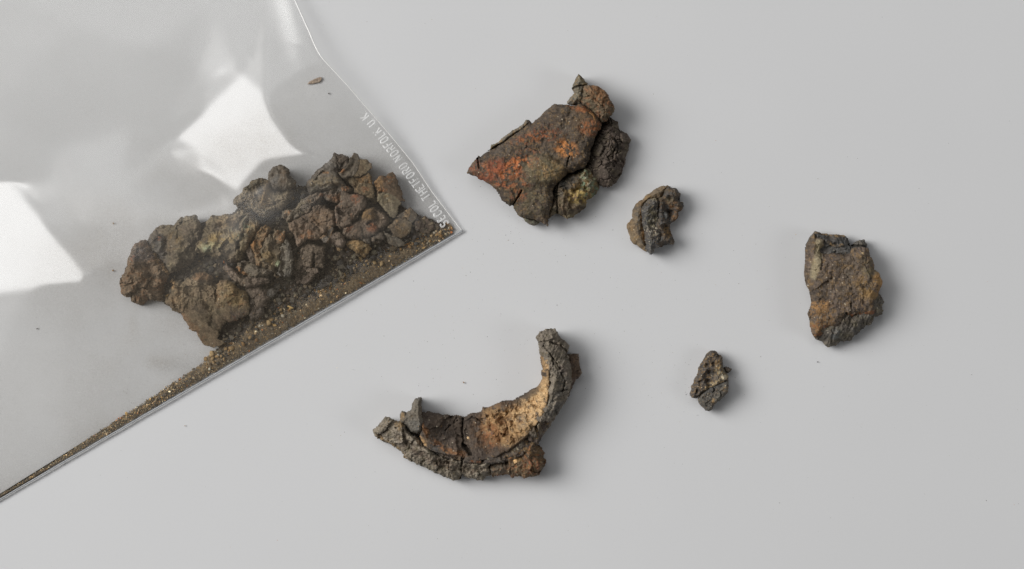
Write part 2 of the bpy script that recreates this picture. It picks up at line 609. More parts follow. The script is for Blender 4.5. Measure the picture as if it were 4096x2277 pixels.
creases = []
gA = plane_through(960, 560, 110)
zA = lambda x, y: 34 + gA[0] * (x - 711) + gA[1] * (y - 548)
polyA = [(711, 548), (830, 440), (970, 302), (1063, 390), (1100, 477), (1160, 560), (1240, 618), (1050, 645), (950, 758), (914, 684), (800, 600)]
iA = [cp(x, y, zA(x, y)) for x, y in polyA]
creases += [(iA[i], iA[i + 1]) for i in range(len(iA) - 1)] + [(iA[-1], iA[0])]
gB = plane_through(150, 950, 110)
zB = lambda x, y: 175 + gB[0] * (x - 341) + gB[1] * (y - 1120)
polyB = [(-160, 700), (20, 720), (80, 780), (165, 880), (262, 1000), (345, 1105), (335, 1135), (150, 1150), (-160, 1190)]
iB = [cp(x, y, zB(x, y)) for x, y in polyB]
creases += [(iB[i], iB[i + 1]) for i in range(len(iB) - 1)] + [(iB[-1], iB[0])]
iC = [cp(1072, 0, 60), cp(1076, -300, 8), cp(1290, 235, 97)]
creases += [(iA[3], iC[0]), (iC[0], iC[1]), (iA[3], iC[2])]
for x, y, z in [
        (850, 0, 52), (770, 270, 66), (850, -300, 24), (960, -300, 24), (640, 480, 40), (640, 620, 40),
        (780, 705, 70), (830, 690, 82), (1120, 705, 160), (1010, 765, 142), (1250, 700, 162),
        (1140, 440, 136), (1290, 480, 106), (1420, 560, 80), (1200, 330, 108), (1250, 560, 158), (1350, 640, 150),
        (600, 200, 80), (300, 100, 76), (-300, -200, 66), (-500, 500, 56), (300, 400, 70), (520, 500, 60), (0, 400, 90), (200, 600, 56), (20, 620, 90), (170, 720, 58), (235, 800, 74), (300, 900, 96), (-160, 600, 60), (-400, 560, 70),
        (460, 760, 92), (480, 900, 112), (520, 1060, 140), (440, 1200, 130), (660, 860, 128), (800, 790, 118), (900, 830, 150),
        (1000, 900, 172), (1150, 900, 172), (1300, 850, 168), (1450, 800, 140), (1560, 860, 105), (1660, 880, 68), (1400, 980, 140),
        (1250, 1050, 140), (1050, 1130, 140), (900, 1150, 150), (750, 1200, 140), (800, 1300, 104), (640, 1300, 120), (950, 1240, 112), (1150, 1190, 92),
        (1540, 960, 92), (340, 1240, 122), (240, 1290, 98), (0, 1420, 46), (-300, 1500, 40), (-330, 1320, 26), (-160, 1310, 34), (500, 1450, 88), (300, 1600, 70), (100, 1750, 60),
        (-300, 1900, 50), (600, 1420, 84), (-600, 1100, 60)]:
    cp(x, y, z)
for (x, y), z in zip(EDGE, EDGEZ):
    cp(x, y, z)
for k in range(0, 23):
    u = 130 * k + 40
    x, y = P0[0] + E1[0] * u, P0[1] + E1[1] * u
    cp(x, y, 12 + 8 * math.exp(-((u - 700) / 500.0) ** 2))
for x, y in [(-2000, -1400), (2400, -1400), (2400, 2800), (-2000, 2800)]:
    ctl.append((x, y, 10))
vs, es, fs, *_ = delaunay_2d_cdt([Vector((c[0], c[1])) for c in ctl], creases, [], 0, 1e-4)
zs = []
ctl_a = np.array(ctl)
for v in vs:
    k = np.argmin((ctl_a[:, 0] - v.x) ** 2 + (ctl_a[:, 1] - v.y) ** 2)
    zs.append(ctl_a[k, 2])
RS = 8.0
rx = np.arange(-1500, 2100, RS); ry = np.arange(-1150, 2500, RS)
RX, RY = np.meshgrid(rx, ry)
FZ = np.zeros(RX.shape)
for f in fs:
    (x0, y0), (x1, y1), (x2, y2) = [(vs[i].x, vs[i].y) for i in f]
    i0 = max(0, int((min(x0, x1, x2) - rx[0]) / RS)); i1 = min(len(rx), int((max(x0, x1, x2) - rx[0]) / RS) + 2)
    j0 = max(0, int((min(y0, y1, y2) - ry[0]) / RS)); j1 = min(len(ry), int((max(y0, y1, y2) - ry[0]) / RS) + 2)
    if i1 <= i0 or j1 <= j0: continue
    qx = RX[j0:j1, i0:i1]; qy = RY[j0:j1, i0:i1]
    den = (y1 - y2) * (x0 - x2) + (x2 - x1) * (y0 - y2)
    if abs(den) < 1e-9: continue
    l0 = ((y1 - y2) * (qx - x2) + (x2 - x1) * (qy - y2)) / den
    l1 = ((y2 - y0) * (qx - x2) + (x0 - x2) * (qy - y2)) / den
    l2 = 1 - l0 - l1
    m = (l0 >= -1e-6) & (l1 >= -1e-6) & (l2 >= -1e-6)
    zz = l0 * zs[f[0]] + l1 * zs[f[1]] + l2 * zs[f[2]]
    FZ[j0:j1, i0:i1][m] = zz[m]


def blur(A, n):
    for _ in range(n):
        B = np.pad(A, 1, mode='edge')
        A = (B[:-2, 1:-1] + B[2:, 1:-1] + B[1:-1, :-2] + B[1:-1, 2:] + 4 * B[1:-1, 1:-1]) / 8
    return A


dseam = ((RX - P0[0]) * -E1[1] + (RY - P0[1]) * E1[0])            # distance inside the bottom seam
sharp = blur(FZ, 10)
soft = blur(FZ, 60)
mA = blur((sdf_poly(RX, RY, [(c[0], c[1]) for c in ctl[:11]]) > -70).astype(float), 6)
mB = blur((sdf_poly(RX, RY, [(c[0], c[1]) for c in ctl[11:20]]) > -40).astype(float), 6)
near_edge = np.exp(-np.abs(dseam) / 60) + np.exp(-seg_dist(RX, RY, EDGE) / 60)
mC = blur((sdf_poly(RX, RY, [(1060, -400), (1072, 0), (1063, 390), (1140, 440), (1290, 235), (1180, 0), (1060, -300)]) > -50).astype(float), 6)
mk = np.clip(np.maximum(np.maximum(np.maximum(mA, mB), mC), near_edge), 0, 1)
FZ = sharp * mk + soft * (1 - mk)
FZ = FZ + 1.1 * fbm(RX, RY, 240, 2, 77)


def film_z(x, y):
    x = np.asarray(x, float); y = np.asarray(y, float)
    i = np.clip((x - rx[0]) / RS, 0, len(rx) - 1.001); j = np.clip((y - ry[0]) / RS, 0, len(ry) - 1.001)
    i0 = i.astype(int); j0 = j.astype(int); fx = i - i0; fy = j - j0

    def wts(t):
        return [(1 - t) ** 3 / 6, (3 * t ** 3 - 6 * t * t + 4) / 6, (-3 * t ** 3 + 3 * t * t + 3 * t + 1) / 6, t ** 3 / 6]
    wx_, wy_ = wts(fx), wts(fy)
    r = 0
    for b in range(4):
        jj = np.clip(j0 + b - 1, 0, len(ry) - 1)
        for a in range(4):
            r = r + wx_[a] * wy_[b] * FZ[jj, np.clip(i0 + a - 1, 0, len(rx) - 1)]
    return r


CAP = lambda X, Y: film_z(X, Y) - 5

bag = thing('plastic_bag', 'clear plastic bag holding a heap of corroded crumbs, its open corner pointing right', 'bag', (1000, 900))
FILM = film_material('clear_film', 0.05, (0.986, 0.985, 0.981), tuple(lin(146, 134, 117)), 0.25)
FILM_B = film_material('clear_film_back', 0.05, (0.986, 0.985, 0.981), tuple(lin(132, 121, 106)), 0.2)
WELD = plain_material('welded_edge', (0.86, 0.85, 0.83), 0.25, 0.15)
SEAM = plain_material('folded_seam', (0.40, 0.41, 0.43), 0.2, 0.3, 0.8)
PRINT = plain_material('white_embossing', (0.84, 0.84, 0.83), 0.45, 0.28)

EP = np.array(EDGE, float)
el = np.concatenate([[0], np.cumsum(np.hypot(*np.diff(EP, axis=0).T))])


def edge_pt(v):
    return np.stack([np.interp(v, el, EP[:, 0]), np.interp(v, el, EP[:, 1])], -1)


us = np.concatenate([np.linspace(0, 60, 12), np.arange(68, 2500, 8)])
vv = np.concatenate([np.linspace(0, 60, 12), np.arange(68, el[-1], 8)])
U, V_ = np.meshgrid(us, vv)
EPV = edge_pt(vv)
# round the polyline of the right edge a little
EPV = np.stack([blur(EPV[:, 0:1] * np.ones((1, 3)), 8)[:, 1], blur(EPV[:, 1:2] * np.ones((1, 3)), 8)[:, 1]], -1)
EPV[0] = P0
BX = EPV[:, 0][:, None] + E1[0] * U; BY = EPV[:, 1][:, None] + E1[1] * U
BZ = film_z(BX, BY)
nu, nv = len(us), len(vv)
ii = np.arange(nu * nv).reshape(nv, nu)
q = np.stack([ii[:-1, :-1].ravel(), ii[:-1, 1:].ravel(), ii[1:, 1:].ravel(), ii[1:, :-1].ravel()], 1)
# dust that sticks to the inside, thickest over the heap and along the seam
pile = [(470, 1130), (560, 960), (720, 860), (880, 880), (960, 780), (1080, 680), (1200, 720), (1340, 620), (1480, 640), (1580, 760), (1700, 860),
        (1760, 900), (1400, 1120), (1100, 1280), (860, 1400), (760, 1300), (640, 1220), (500, 1200)]
sp = sdf_poly(BX, BY, pile)
ds = (BX - P0[0]) * -E1[1] + (BY - P0[1]) * E1[0]
ds = np.abs(ds)
smear = np.clip(0.5 + 0.9 * fbm(BX, BY, 420, 4, 501), 0, 1)
dust = 0.006 + 0.066 * sst(-60, 40, sp) + 0.05 * np.exp(-ds / 60) * sst(0, 200, U) + 0.10 * smear * sst(-520, -20, sp) * (1 - sst(-50, 20, sp)) + 0.09 * smear * sst(500, 1300, U) * np.exp(-np.maximum(ds - 100, 0) / 420)
dust = dust + 0.05 * np.exp(-((BX - 1010) / 160) ** 2 - ((BY - 560) / 130) ** 2) * smear
dust = dust + 0.16 * np.exp(-((BX - 640) / 60) ** 2 - ((BY - 1450) / 32) ** 2) + 0.1 * np.exp(-((BX - 545) / 14) ** 2 - ((BY - 1300) / 50) ** 2)
o = mesh_obj('upper_sheet', W(BX.ravel(), BY.ravel(), BZ.ravel()), [q], FILM, bag, attrs={'dust': dust.ravel()})
dd = np.minimum(ds, U)
BZ2 = 3 + (np.minimum(BZ, 90) - 3) * np.exp(-dd / 70.0) - 0.8 * (dd < 1)
o = mesh_obj('lower_sheet', W(BX.ravel(), BY.ravel(), np.minimum(BZ2, BZ - 0.6).ravel()), [q], FILM_B, bag,
             attrs={'dust': (0.012 + 0.35 * dust).ravel()})


def tube(path, w, hgt, name, material, parent, n=8, loc=None, col=None):
    """flattened tube along path [(x,y,z)]; w,h half sizes (scalars or arrays)"""
    P = np.array(path, float)
    tg = np.gradient(P[:, :2], axis=0); tg /= np.linalg.norm(tg, axis=1)[:, None] + 1e-9
    nn = np.stack([-tg[:, 1], tg[:, 0]], 1)
    w = np.broadcast_to(w, len(P)); hgt = np.broadcast_to(hgt, len(P))
    ang = np.linspace(0, 2 * math.pi, n, endpoint=False)
    X = P[:, 0, None] + nn[:, 0, None] * w[:, None] * np.cos(ang)
    Y = P[:, 1, None] + nn[:, 1, None] * w[:, None] * np.cos(ang)
    Z = P[:, 2, None] + hgt[:, None] * np.sin(ang)
    m = len(P)
    k = np.arange(m * n).reshape(m, n)
    kr = np.roll(k, -1, 1)
    f = np.stack([k[:-1].ravel(), kr[:-1].ravel(), kr[1:].ravel(), k[1:].ravel()], 1)
    ends = [np.array([k[0][::-1]]), np.array([k[-1]])]
    c = None if col is None else np.broadcast_to(col, (m * n, 3))
    return mesh_obj(name, W(X.ravel(), Y.ravel(), Z.ravel()), [f] + ends, material, parent, loc, c, None if col is None else np.zeros(m * n))


ez = film_z(EPV[:, 0], EPV[:, 1])
wv = np.interp(vv, [0, 60, 600, 1000, 1300], [1.8, 2.0, 2.1, 3.0, 2.0])
tube(np.column_stack([EPV, ez]), wv, 1.6, 'welded_edge', WELD, bag)
uu = np.arange(-4, 2500, 10.0)
sx = P0[0] + E1[0] * uu; sy = P0[1] + E1[1] * uu
sz = film_z(sx, sy)
wob = 1.0 * fbm(uu, uu * 0, 90, 3, 5)
tube(np.column_stack([sx, sy + wob, sz]), np.interp(uu, [0, 600, 1500, 2200], [4.2, 4.0, 3.4, 3.0]), 3.0, 'folded_seam', SEAM, bag)
tube(np.column_stack([sx + 2.2, sy + 4.4 + wob, sz - 1.0]), 0.8, 0.8, 'seam_lip', WELD, bag)

# --- embossed lettering along the welded edge
arc = lambda cx, cy, rx_, ry_, a0, a1, n=9: [(cx + rx_ * math.cos(math.radians(a0 + (a1 - a0) * i / n)), cy + ry_ * math.sin(math.radians(a0 + (a1 - a0) * i / n))) for i in range(n + 1)]
GL = {
    'S': [arc(.5, .74, .46, .25, 20, 270, 12) + arc(.5, .26, .46, .25, 90, -160, 12)],
    'E': [[(.95, 1), (.05, 1), (.05, 0), (.95, 0)], [(.05, .5), (.75, .5)]],
    'C': [arc(.5, .7, .45, .3, 10, 180) + arc(.5, .3, .45, .3, 180, 350)],
    'O': [arc(.5, .7, .45, .3, 0, 180) + arc(.5, .3, .45, .3, 180, 360) + [(.95, .7)]],
    'L': [[(.08, 1), (.08, 0), (.9, 0)]],
    'T': [[(0, 1), (1, 1)], [(.5, 1), (.5, 0)]],
    'H': [[(.05, 1), (.05, 0)], [(.95, 1), (.95, 0)], [(.05, .5), (.95, .5)]],
    'F': [[(.95, 1), (.05, 1), (.05, 0)], [(.05, .52), (.75, .52)]],
    'R': [[(.05, 0), (.05, 1), (.55, 1)] + arc(.55, .75, .38, .25, 90, -90, 8) + [(.05, .5)], [(.5, .5), (.95, 0)]],
    'D': [[(.05, 0), (.05, 1), (.5, 1)] + arc(.5, .7, .45, .3, 90, 0, 5) + arc(.5, .3, .45, .3, 0, -90, 5) + [(.05, 0)]],
    'N': [[(.05, 0), (.05, 1), (.95, 0), (.95, 1)]],
    'K': [[(.05, 1), (.05, 0)], [(.95, 1), (.05, .42)], [(.35, .6), (.95, 0)]],
    'U': [[(.05, 1), (.05, .3)] + arc(.5, .3, .45, .3, 180, 360) + [(.95, 1)]],
    '.': [[(.3, .0), (.34, .06)]],
}
TXT = [('S', 1778, 896), ('E', 1765, 875), ('C', 1751.5, 856), ('O', 1738.5, 837), ('L', 1726, 818), ('T', 1705, 790), ('H', 1692.5, 771),
       ('E', 1680, 754), ('T', 1667, 737), ('F', 1655, 721), ('O', 1643, 704), ('R', 1628, 686), ('D', 1615, 667), ('N', 1593, 638),
       ('O', 1580, 617), ('R', 1566, 598), ('F', 1552, 581), ('O', 1540, 564), ('L', 1526, 546), ('K', 1512, 530), ('U', 1489, 498),
       ('.', 1478, 487), ('K', 1463, 472), ('.', 1453, 460)]
tp = np.array([(a[1], a[2]) for a in TXT], float)
for i, (ch, lx, ly) in enumerate(TXT):
    i0, i1 = max(0, i - 3), min(len(TXT) - 1, i + 3)
    d = tp[i1] - tp[i0]; d /= np.hypot(*d)
    up = np.array([d[1], -d[0]])                   # capitals' tops face down-left (image axes, y down)
    if up[0] > 0: up = -up
    wd, hg = 15.0, 34.0
    VV, FF = [], []
    fat = 1.0 + 0.10 * math.exp(-i / 2.0)
    for st in GL[ch]:
        st = np.array(st)
        sl = np.concatenate([[0], np.cumsum(np.hypot(*(np.diff(st, axis=0) * [wd, hg]).T))])
        nn = max(3, int(sl[-1] / 1.2))
        s_ = np.linspace(0, sl[-1], nn)
        pu = np.interp(s_, sl, st[:, 0]) - 0.5; pv = np.interp(s_, sl, st[:, 1]) - 0.5
        px = lx + d[0] * pu * wd + up[0] * pv * hg
        py = ly + d[1] * pu * wd + up[1] * pv * hg
        keep = (0.3 if i < 5 else 0.0) + fbm(px * 1.0, py * 1.0, 13, 2, 300) + 0.54 > (0.0 if ch != '.' else -9)
        hw = (2.5 if ch != '.' else 2.6) * fat * (1 + 0.25 * fbm(px, py, 9, 2, 310))
        if i < 4: hw = hw * (1 + 0.3 * (pv > 0.15) * (ch in 'SEC'))
        tx = np.gradient(px); ty = np.gradient(py); tl = np.hypot(tx, ty) + 1e-9
        ox, oy = -ty / tl * hw, tx / tl * hw
        zc = film_z(px, py)
        b0 = len(VV)
        for k in range(nn):
            for w_, dz in ((-1, 0.9), (0, 2.0), (1, 0.9)):
                VV.append((px[k] + w_ * ox[k], py[k] + w_ * oy[k], zc[k] + dz))
        for k in range(nn - 1):
            if keep[k] and keep[k + 1]:
                for e in (0, 1):
                    FF.append((b0 + 3 * k + e, b0 + 3 * k + e + 1, b0 + 3 * k + 4 + e, b0 + 3 * k + 3 + e))
    VV = np.array(VV)
    mesh_obj('full_stop' if ch == '.' else 'letter', W(VV[:, 0], VV[:, 1], VV[:, 2]), [np.array(FF)], PRINT, bag)

# --- fine scratches on the film (one part)
VV, FF = [], []
rs = np.random.default_rng(3)
for k in range(130):
    if k < 90:
        x0, y0 = rs.normal(560, 260), rs.normal(860, 260)
        a = math.radians(rs.normal(48, 22)); ln = rs.gamma(2.0, 22)
    else:
        x0, y0 = rs.uniform(0, 1500), rs.uniform(300, 1500)
        a = rs.uniform(0, 3.14); ln = rs.gamma(2.0, 12)
    if (x0 - P0[0]) * -E1[1] + (y0 - P0[1]) * E1[0] > -40: continue
    cv = rs.normal(0, 0.012)
    px, py = [x0], [y0]
    m_ = max(3, int(ln / 5))
    for _ in range(m_):
        px.append(px[-1] + 5 * math.cos(a)); py.append(py[-1] + 5 * math.sin(a)); a += cv * 5 + rs.normal(0, 0.02)
    px, py = np.array(px), np.array(py)
    zc = film_z(px, py) + 1.2
    tx, ty = np.gradient(px), np.gradient(py); tl = np.hypot(tx, ty)
    hw = rs.uniform(0.35, 0.8) * np.sin(np.linspace(0.15, 3.0, len(px)))
    b0 = len(VV)
    for i in range(len(px)):
        VV.append((px[i] - ty[i] / tl[i] * hw[i], py[i] + tx[i] / tl[i] * hw[i], zc[i]))
        VV.append((px[i] + ty[i] / tl[i] * hw[i], py[i] - tx[i] / tl[i] * hw[i], zc[i]))
    for i in range(len(px) - 1):
        FF.append((b0 + 2 * i, b0 + 2 * i + 1, b0 + 2 * i + 3, b0 + 2 * i + 2))
VV = np.array(VV)
SCR = plain_material('scratched_film', (0.75, 0.75, 0.74), 0.5, 0.45)
o = mesh_obj('scratches', W(VV[:, 0], VV[:, 1], VV[:, 2]), [np.array(FF)], SCR, bag)
o['kind'] = 'stuff'

# ------------------------------------------------------------------ loose fragments on the table
ROUGH = [('fbm', 9, 70), ('facet', .3, 34), ('facet', .3, 13), ('fbm', 3.5, 16)]

# ---- 1. the large plate-like lump
t1 = T(1800, 250, 2.0463)
f1 = thing('corroded_lump', 'largest loose lump, a dark plate with bright orange rust patches, above the bag corner', 'iron fragment', (2190, 610))
plate1 = [(136, 903), (155, 850), (180, 810), (235, 752), (248, 765), (300, 725), (328, 715), (330, 678), (360, 672), (392, 650), (440, 620), (470, 585), (540, 545), (580, 520),
          (622, 468), (640, 465), (672, 490), (720, 455), (760, 420), (790, 385), (830, 350), (862, 322), (885, 335), (930, 345), (960, 335), (1000, 355), (1050, 345), (1090, 345), (1140, 380),
          (1180, 410), (1210, 450), (1240, 500), (1235, 540), (1210, 570), (1190, 640), (1165, 690), (1150, 740), (1140, 800), (1120, 850), (1090, 870), (1040, 885), (1000, 905), (960, 910), (950, 930),
          (920, 960), (880, 990), (855, 1015), (845, 1060), (850, 1110), (840, 1160), (815, 1220), (805, 1280), (800, 1338), (770, 1325), (735, 1310), (700, 1290), (640, 1275), (600, 1270), (570, 1260),
          (530, 1215), (515, 1190), (520, 1165), (490, 1188), (465, 1170), (430, 1135), (400, 1085), (370, 1045), (340, 1010), (300, 990), (250, 960), (215, 940), (175, 925)]


def ring_h(X, Y, sd, t):
    cx, cy = t((1130, 472))
    r = np.hypot(X - cx, Y - cy)
    return 4.5 * np.exp(-((r - 30) / 6.0) ** 2)


relief('rust_plate', plate1, t1, [UMBER, lin(82, 70, 60), DARK, GREYB], f1, bright=1.0, z0=66, th=84, R=50, p=2.2, edge=0.34, zb=46, rag=6, tilt=(0.05, -0.06),
       hfun=lambda X, Y, sd, t: -42 * (1 - np.clip(seg_dist(X, Y, t.all([(150, 850), (330, 690), (620, 480), (860, 330)])) / 75, 0, 1)) ** 2,
       tex=[('fbm', 12, 130), ('facet', .08, 60), ('facet', .12, 12), ('fbm', 3.0, 18), ('ridge', 2.2, 30), ('grain', 1.8, 7), ('pit', 4, 24), ('grain', 3.5, 12, ('e', 560, 850, 220, 160, -20, .5)),
            ('terrace', 4, 60, ('p', [(300, 715), (640, 480), (680, 500), (360, 740)], 12))],
       raise_=[(('p', [(690, 775), (760, 768), (850, 800), (930, 850), (955, 880), (945, 930), (880, 985), (800, 1000), (700, 985), (640, 940), (620, 880)], 9), 15),
               (('e', 760, 880, 110, 90, 0, .7), 14), (('p', [(540, 1060), (650, 1010), (830, 1020), (840, 1330), (520, 1220)], 20), -10)],
       cracks=[([(975, 770), (962, 810), (955, 850)], 3, 22), ([(585, 1050), (545, 1120), (512, 1180)], 4, 30), ([(225, 780), (230, 820), (238, 865)], 5, 30),
               ([(320, 722), (420, 662), (500, 600), (560, 560), (640, 500)], 4, 24), ([(960, 905), (945, 940), (880, 990)], 6, 15), ([(505, 580), (540, 605)], 3, 15)],
       patches=[(None, OCHRE, .36, 16, .4), (('e', 1130, 470, 120, 110, 0, .5), BROWN, .6, 22, .8), (('e', 560, 840, 150, 80, -28, .5), lin(186, 108, 54), .44, 32, .95), (('e', 420, 930, 190, 75, 15, .5), lin(178, 102, 54), .4, 32, .9), (('e', 950, 715, 90, 60, 25, .45), lin(184, 120, 58), .5, 26, 1.05),
                (('e', 380, 850, 75, 50, 0, .6), REDR, .56, 24, .9), (('e', 300, 945, 70, 35, 10, .6), REDR, .56, 22, .9), (('e', 800, 580, 120, 50, 0, .6), REDR, .34, 16, .8),
                (('e', 760, 880, 150, 110, 10, .4), OLIVE, .62, 30, .85), (('e', 820, 890, 110, 80, 0, .5), OCHRE, .50, 24, .6), (('e', 700, 620, 170, 40, -10, .5), RUST, .45, 18, .8),
                (('e', 190, 840, 40, 60, 0, .6), REDR, .4, 16, .8), (('e', 640, 1120, 150, 150, 0, .5), OLIVE, .5, 30, .6),
                (('e', 560, 1090, 60, 50, 0, .5), RUST, .45, 18, .7), (('e', 1150, 540, 80, 60, 0, .5), RUST, .52, 20, .8), (('e', 1060, 370, 90, 40, 20, .5), RUST, .5, 20, .75)],
       speck=.9, glosszones=[(('e', 450, 690, 190, 40, -30, .5), .35)])
relief('ring_spot', [(1060, 470), (1072, 430), (1100, 405), (1135, 398), (1170, 412), (1192, 440), (1198, 480), (1182, 515), (1150, 538), (1110, 538), (1078, 515)], t1,
       [UMBER, DARK, lin(120, 80, 48), UMBER], f1, z0=140, th=24, R=12, edge=.3, rag=2, tex=[('fbm', 3, 16), ('grain', 2, 6)],
       raise_=[(('e', 1130, 472, 46, 50, 0, .2), -7)], patches=[(('l', arc(1130, 470, 62, 64, 0, 360, 20), 9), lin(150, 108, 58), .8, 14, .95)])
relief('edge_flake', [(300, 728), (328, 712), (330, 678), (392, 648), (470, 580), (540, 540), (600, 505), (622, 466), (668, 488), (600, 545), (530, 590), (450, 650), (380, 690)], t1,
       GREYS, f1, z0=60, th=46, R=14, edge=.5, zb=40, rag=5, tex=[('stria', 8, 18, None, 55), ('fbm', 4, 14)], patches=[(None, OCHRE, .4, 20, .7)])
relief('knob', [(1105, 205), (1180, 196), (1215, 205), (1260, 240), (1290, 270), (1300, 310), (1330, 355), (1338, 395), (1310, 430), (1285, 465), (1245, 482), (1205, 455), (1180, 410), (1140, 378), (1090, 345), (1075, 300), (1095, 250)],
       t1, [BROWN, UMBER, GREYB, OLIVE], f1, grow=6.0, z0=92, th=72, R=60, p=2, edge=.3, zb=20, rag=5, tilt=(.1, -.1), tex=ROUGH + [('grain', 3, 9)],
       cracks=[([(1120, 260), (1180, 300), (1250, 360)], 4, 10)], patches=[(('e', 1220, 260, 90, 60, 35, .5), lin(128, 88, 52), .7, 30, .8), (None, RUST, .35, 22, .5)])
relief('flake_tip', [(995, 215), (1005, 180), (1035, 125), (1050, 92), (1075, 110), (1095, 140), (1130, 178), (1118, 205), (1105, 260), (1090, 310), (1060, 348), (1000, 355), (955, 338), (945, 325), (985, 285), (1020, 255), (1005, 235)],
       t1, GREYS, f1, z0=60, th=74, R=28, edge=.45, zb=20, rag=5, tex=[('ridge', 12, 34), ('grain', 5, 12), ('fbm', 4, 14)],
       patches=[(('e', 1085, 155, 40, 40, 0, .5), OLIVE, .6, 20, .8), (None, OCHRE, .36, 14, .6)], cracks=[([(1010, 215), (1060, 195), (1125, 195)], 5, 22)])
relief('cracked_lobe', [(1225, 540), (1240, 500), (1270, 472), (1310, 455), (1360, 485), (1378, 550), (1440, 580), (1468, 630), (1460, 680), (1440, 760), (1420, 840), (1390, 920), (1360, 970), (1320, 1005), (1260, 1010), (1200, 985), (1165, 940), (1120, 880), (1120, 800), (1140, 720), (1180, 620)],
       t1, [lin(84, 74, 66), DARK, PLUM, GREYB], f1, grow=6.0, z0=10, th=106, R=120, p=2.4, edge=.12, zb=0, rag=6, tex=[('plates', 11, 46), ('plates', 9, 27, ('e', 1340, 700, 110, 190, 0, .4)), ('facet', .3, 50), ('fbm', 7, 50), ('facet', .25, 14), ('fbm', 2.6, 9)], warp=26,
       patches=[(None, OLIVE, .35, 40, .4)], speck=.3)
relief('green_core', [(950, 915), (1040, 885), (1100, 860), (1140, 860), (1175, 930), (1205, 980), (1215, 1020), (1190, 1070), (1150, 1100), (1110, 1125), (1100, 1180), (1060, 1220), (1020, 1230), (1005, 1260), (960, 1270), (905, 1250), (870, 1232), (815, 1260), (815, 1200), (840, 1100), (850, 1010), (900, 960)],
       t1, [UMBER, BROWN, OLIVE, DARK], f1, grow=6.0, z0=6, th=92, R=60, edge=.25, zb=0, rag=6, tex=[('ridge', 20, 60), ('facet', .5, 36), ('grain', 10, 22), ('pit', 18, 30), ('grain', 4, 10)],
       patches=[(('e', 1080, 1010, 120, 110, -30, .4), OCHRE, .58, 30, .85), (('e', 1120, 950, 70, 90, -20, .4), GREEN, .44, 20, .95), (('e', 960, 1000, 110, 90, -30, .5), SLATE, .6, 30, .8), (('e', 1140, 1040, 80, 60, 0, .5), TURQ, .45, 18, .8), (('e', 1130, 960, 50, 70, 0, .5), PALE, .36, 12, .85), (None, DARK, .38, 24, .6), (('e', 1050, 1090, 90, 60, 0, .5), lin(176, 152, 84), .5, 20, .9)],
       cracks=[([(880, 1000), (870, 1100), (880, 1230)], 5, 26), ([(950, 905), (1050, 885)], 5, 20)])
relief('under_flake', [(590, 1262), (640, 1262), (745, 1298), (722, 1330), (690, 1343), (650, 1330), (610, 1300)], t1, GREYS, f1, z0=10, th=48, R=20, edge=.4, zb=0, rag=4,
       tex=[('grain', 7, 12), ('fbm', 4, 12)], patches=[(None, GREEN, .3, 14, .6)])
relief('shell_back', [(200, 900), (320, 770), (660, 540), (880, 400), (1130, 430), (1180, 560), (1100, 820), (900, 930), (790, 1060), (760, 1230), (560, 1200), (400, 1010)], t1, CHARRED, f1, z0=0, th=70, R=30, zb=0, edge=.6, tex=[('fbm', 6, 40)])

# ---- 2. the small lump with a slate-blue ridge
t2 = T(2450, 680, 3.769)
f2 = thing('corroded_lump', 'small brown lump with a shiny slate-blue ridge, just below the largest lump', 'iron fragment', (2620, 880))
relief('brown_crust', [(215, 810), (225, 790), (262, 778), (300, 720), (300, 620), (325, 570), (345, 510), (400, 462), (450, 445), (480, 400), (540, 350), (620, 300), (700, 255), (760, 238), (825, 230), (850, 250), (800, 330), (720, 420), (640, 430),
                       (560, 460), (480, 520), (460, 700), (480, 900), (520, 1080), (540, 1240), (510, 1230), (460, 1205), (410, 1180), (360, 1130), (310, 1120), (270, 1060), (262, 1010), (235, 930), (220, 880)],
       t2, [lin(108, 94, 74), BROWN, GREYB, lin(120, 104, 78)], f2, z0=6, th=58, R=40, edge=.25, zb=0, rag=4, tilt=(.35, 0), tex=[('fbm', 6, 50), ('grain', 2.4, 8), ('fbm', 3, 12)], step=1.6,
       patches=[(None, OCHRE, .36, 26, .5), (('e', 420, 800, 70, 300, -8, .6), SLATE, .5, 20, .8), (('l', [(440, 600), (450, 880), (480, 1080)], 8), lin(150, 112, 62), .7, 14, .8)])
relief('porous_side', [(700, 420), (760, 330), (830, 240), (890, 265), (950, 270), (985, 305), (1005, 340), (1035, 350), (1025, 400), (1010, 440), (1030, 480), (1065, 500), (1072, 540), (1050, 590), (1010, 630), (1000, 650), (1012, 700), (990, 730), (950, 770), (900, 800), (880, 830), (875, 880),
                       (885, 950), (910, 1010), (930, 1060), (940, 1085), (920, 1135), (870, 1130), (800, 1140), (740, 1170), (690, 1185), (620, 1200), (600, 1000), (640, 700), (660, 500)],
       t2, [BROWN, DARK, UMBER, GREYB], f2, z0=4, th=84, R=34, edge=.4, zb=0, rag=5, step=1.6, tex=[('ridge', 14, 44), ('pit', 22, 30), ('grain', 7, 14), ('fbm', 5, 14)],
       raise_=[(('e', 860, 640, 110, 130, 20, .5), -38), (('e', 830, 900, 60, 110, 0, .5), -26), (('e', 880, 340, 120, 80, 20, .5), 12)],
       patches=[(('e', 900, 620, 120, 130, 0, .5), lin(150, 104, 52), .45, 16, .8), (('e', 800, 420, 160, 100, 0, .5), OLIVE, .5, 24, .6), (None, SLATE, .45, 22, .8), (('e', 790, 700, 90, 160, 0, .5), SLATE, .6, 24, .85), (('e', 820, 930, 70, 120, 0, .5), OCHRE, .48, 18, .7)], glosszones=[(('e', 780, 660, 50, 90, 0, .3), .5)])
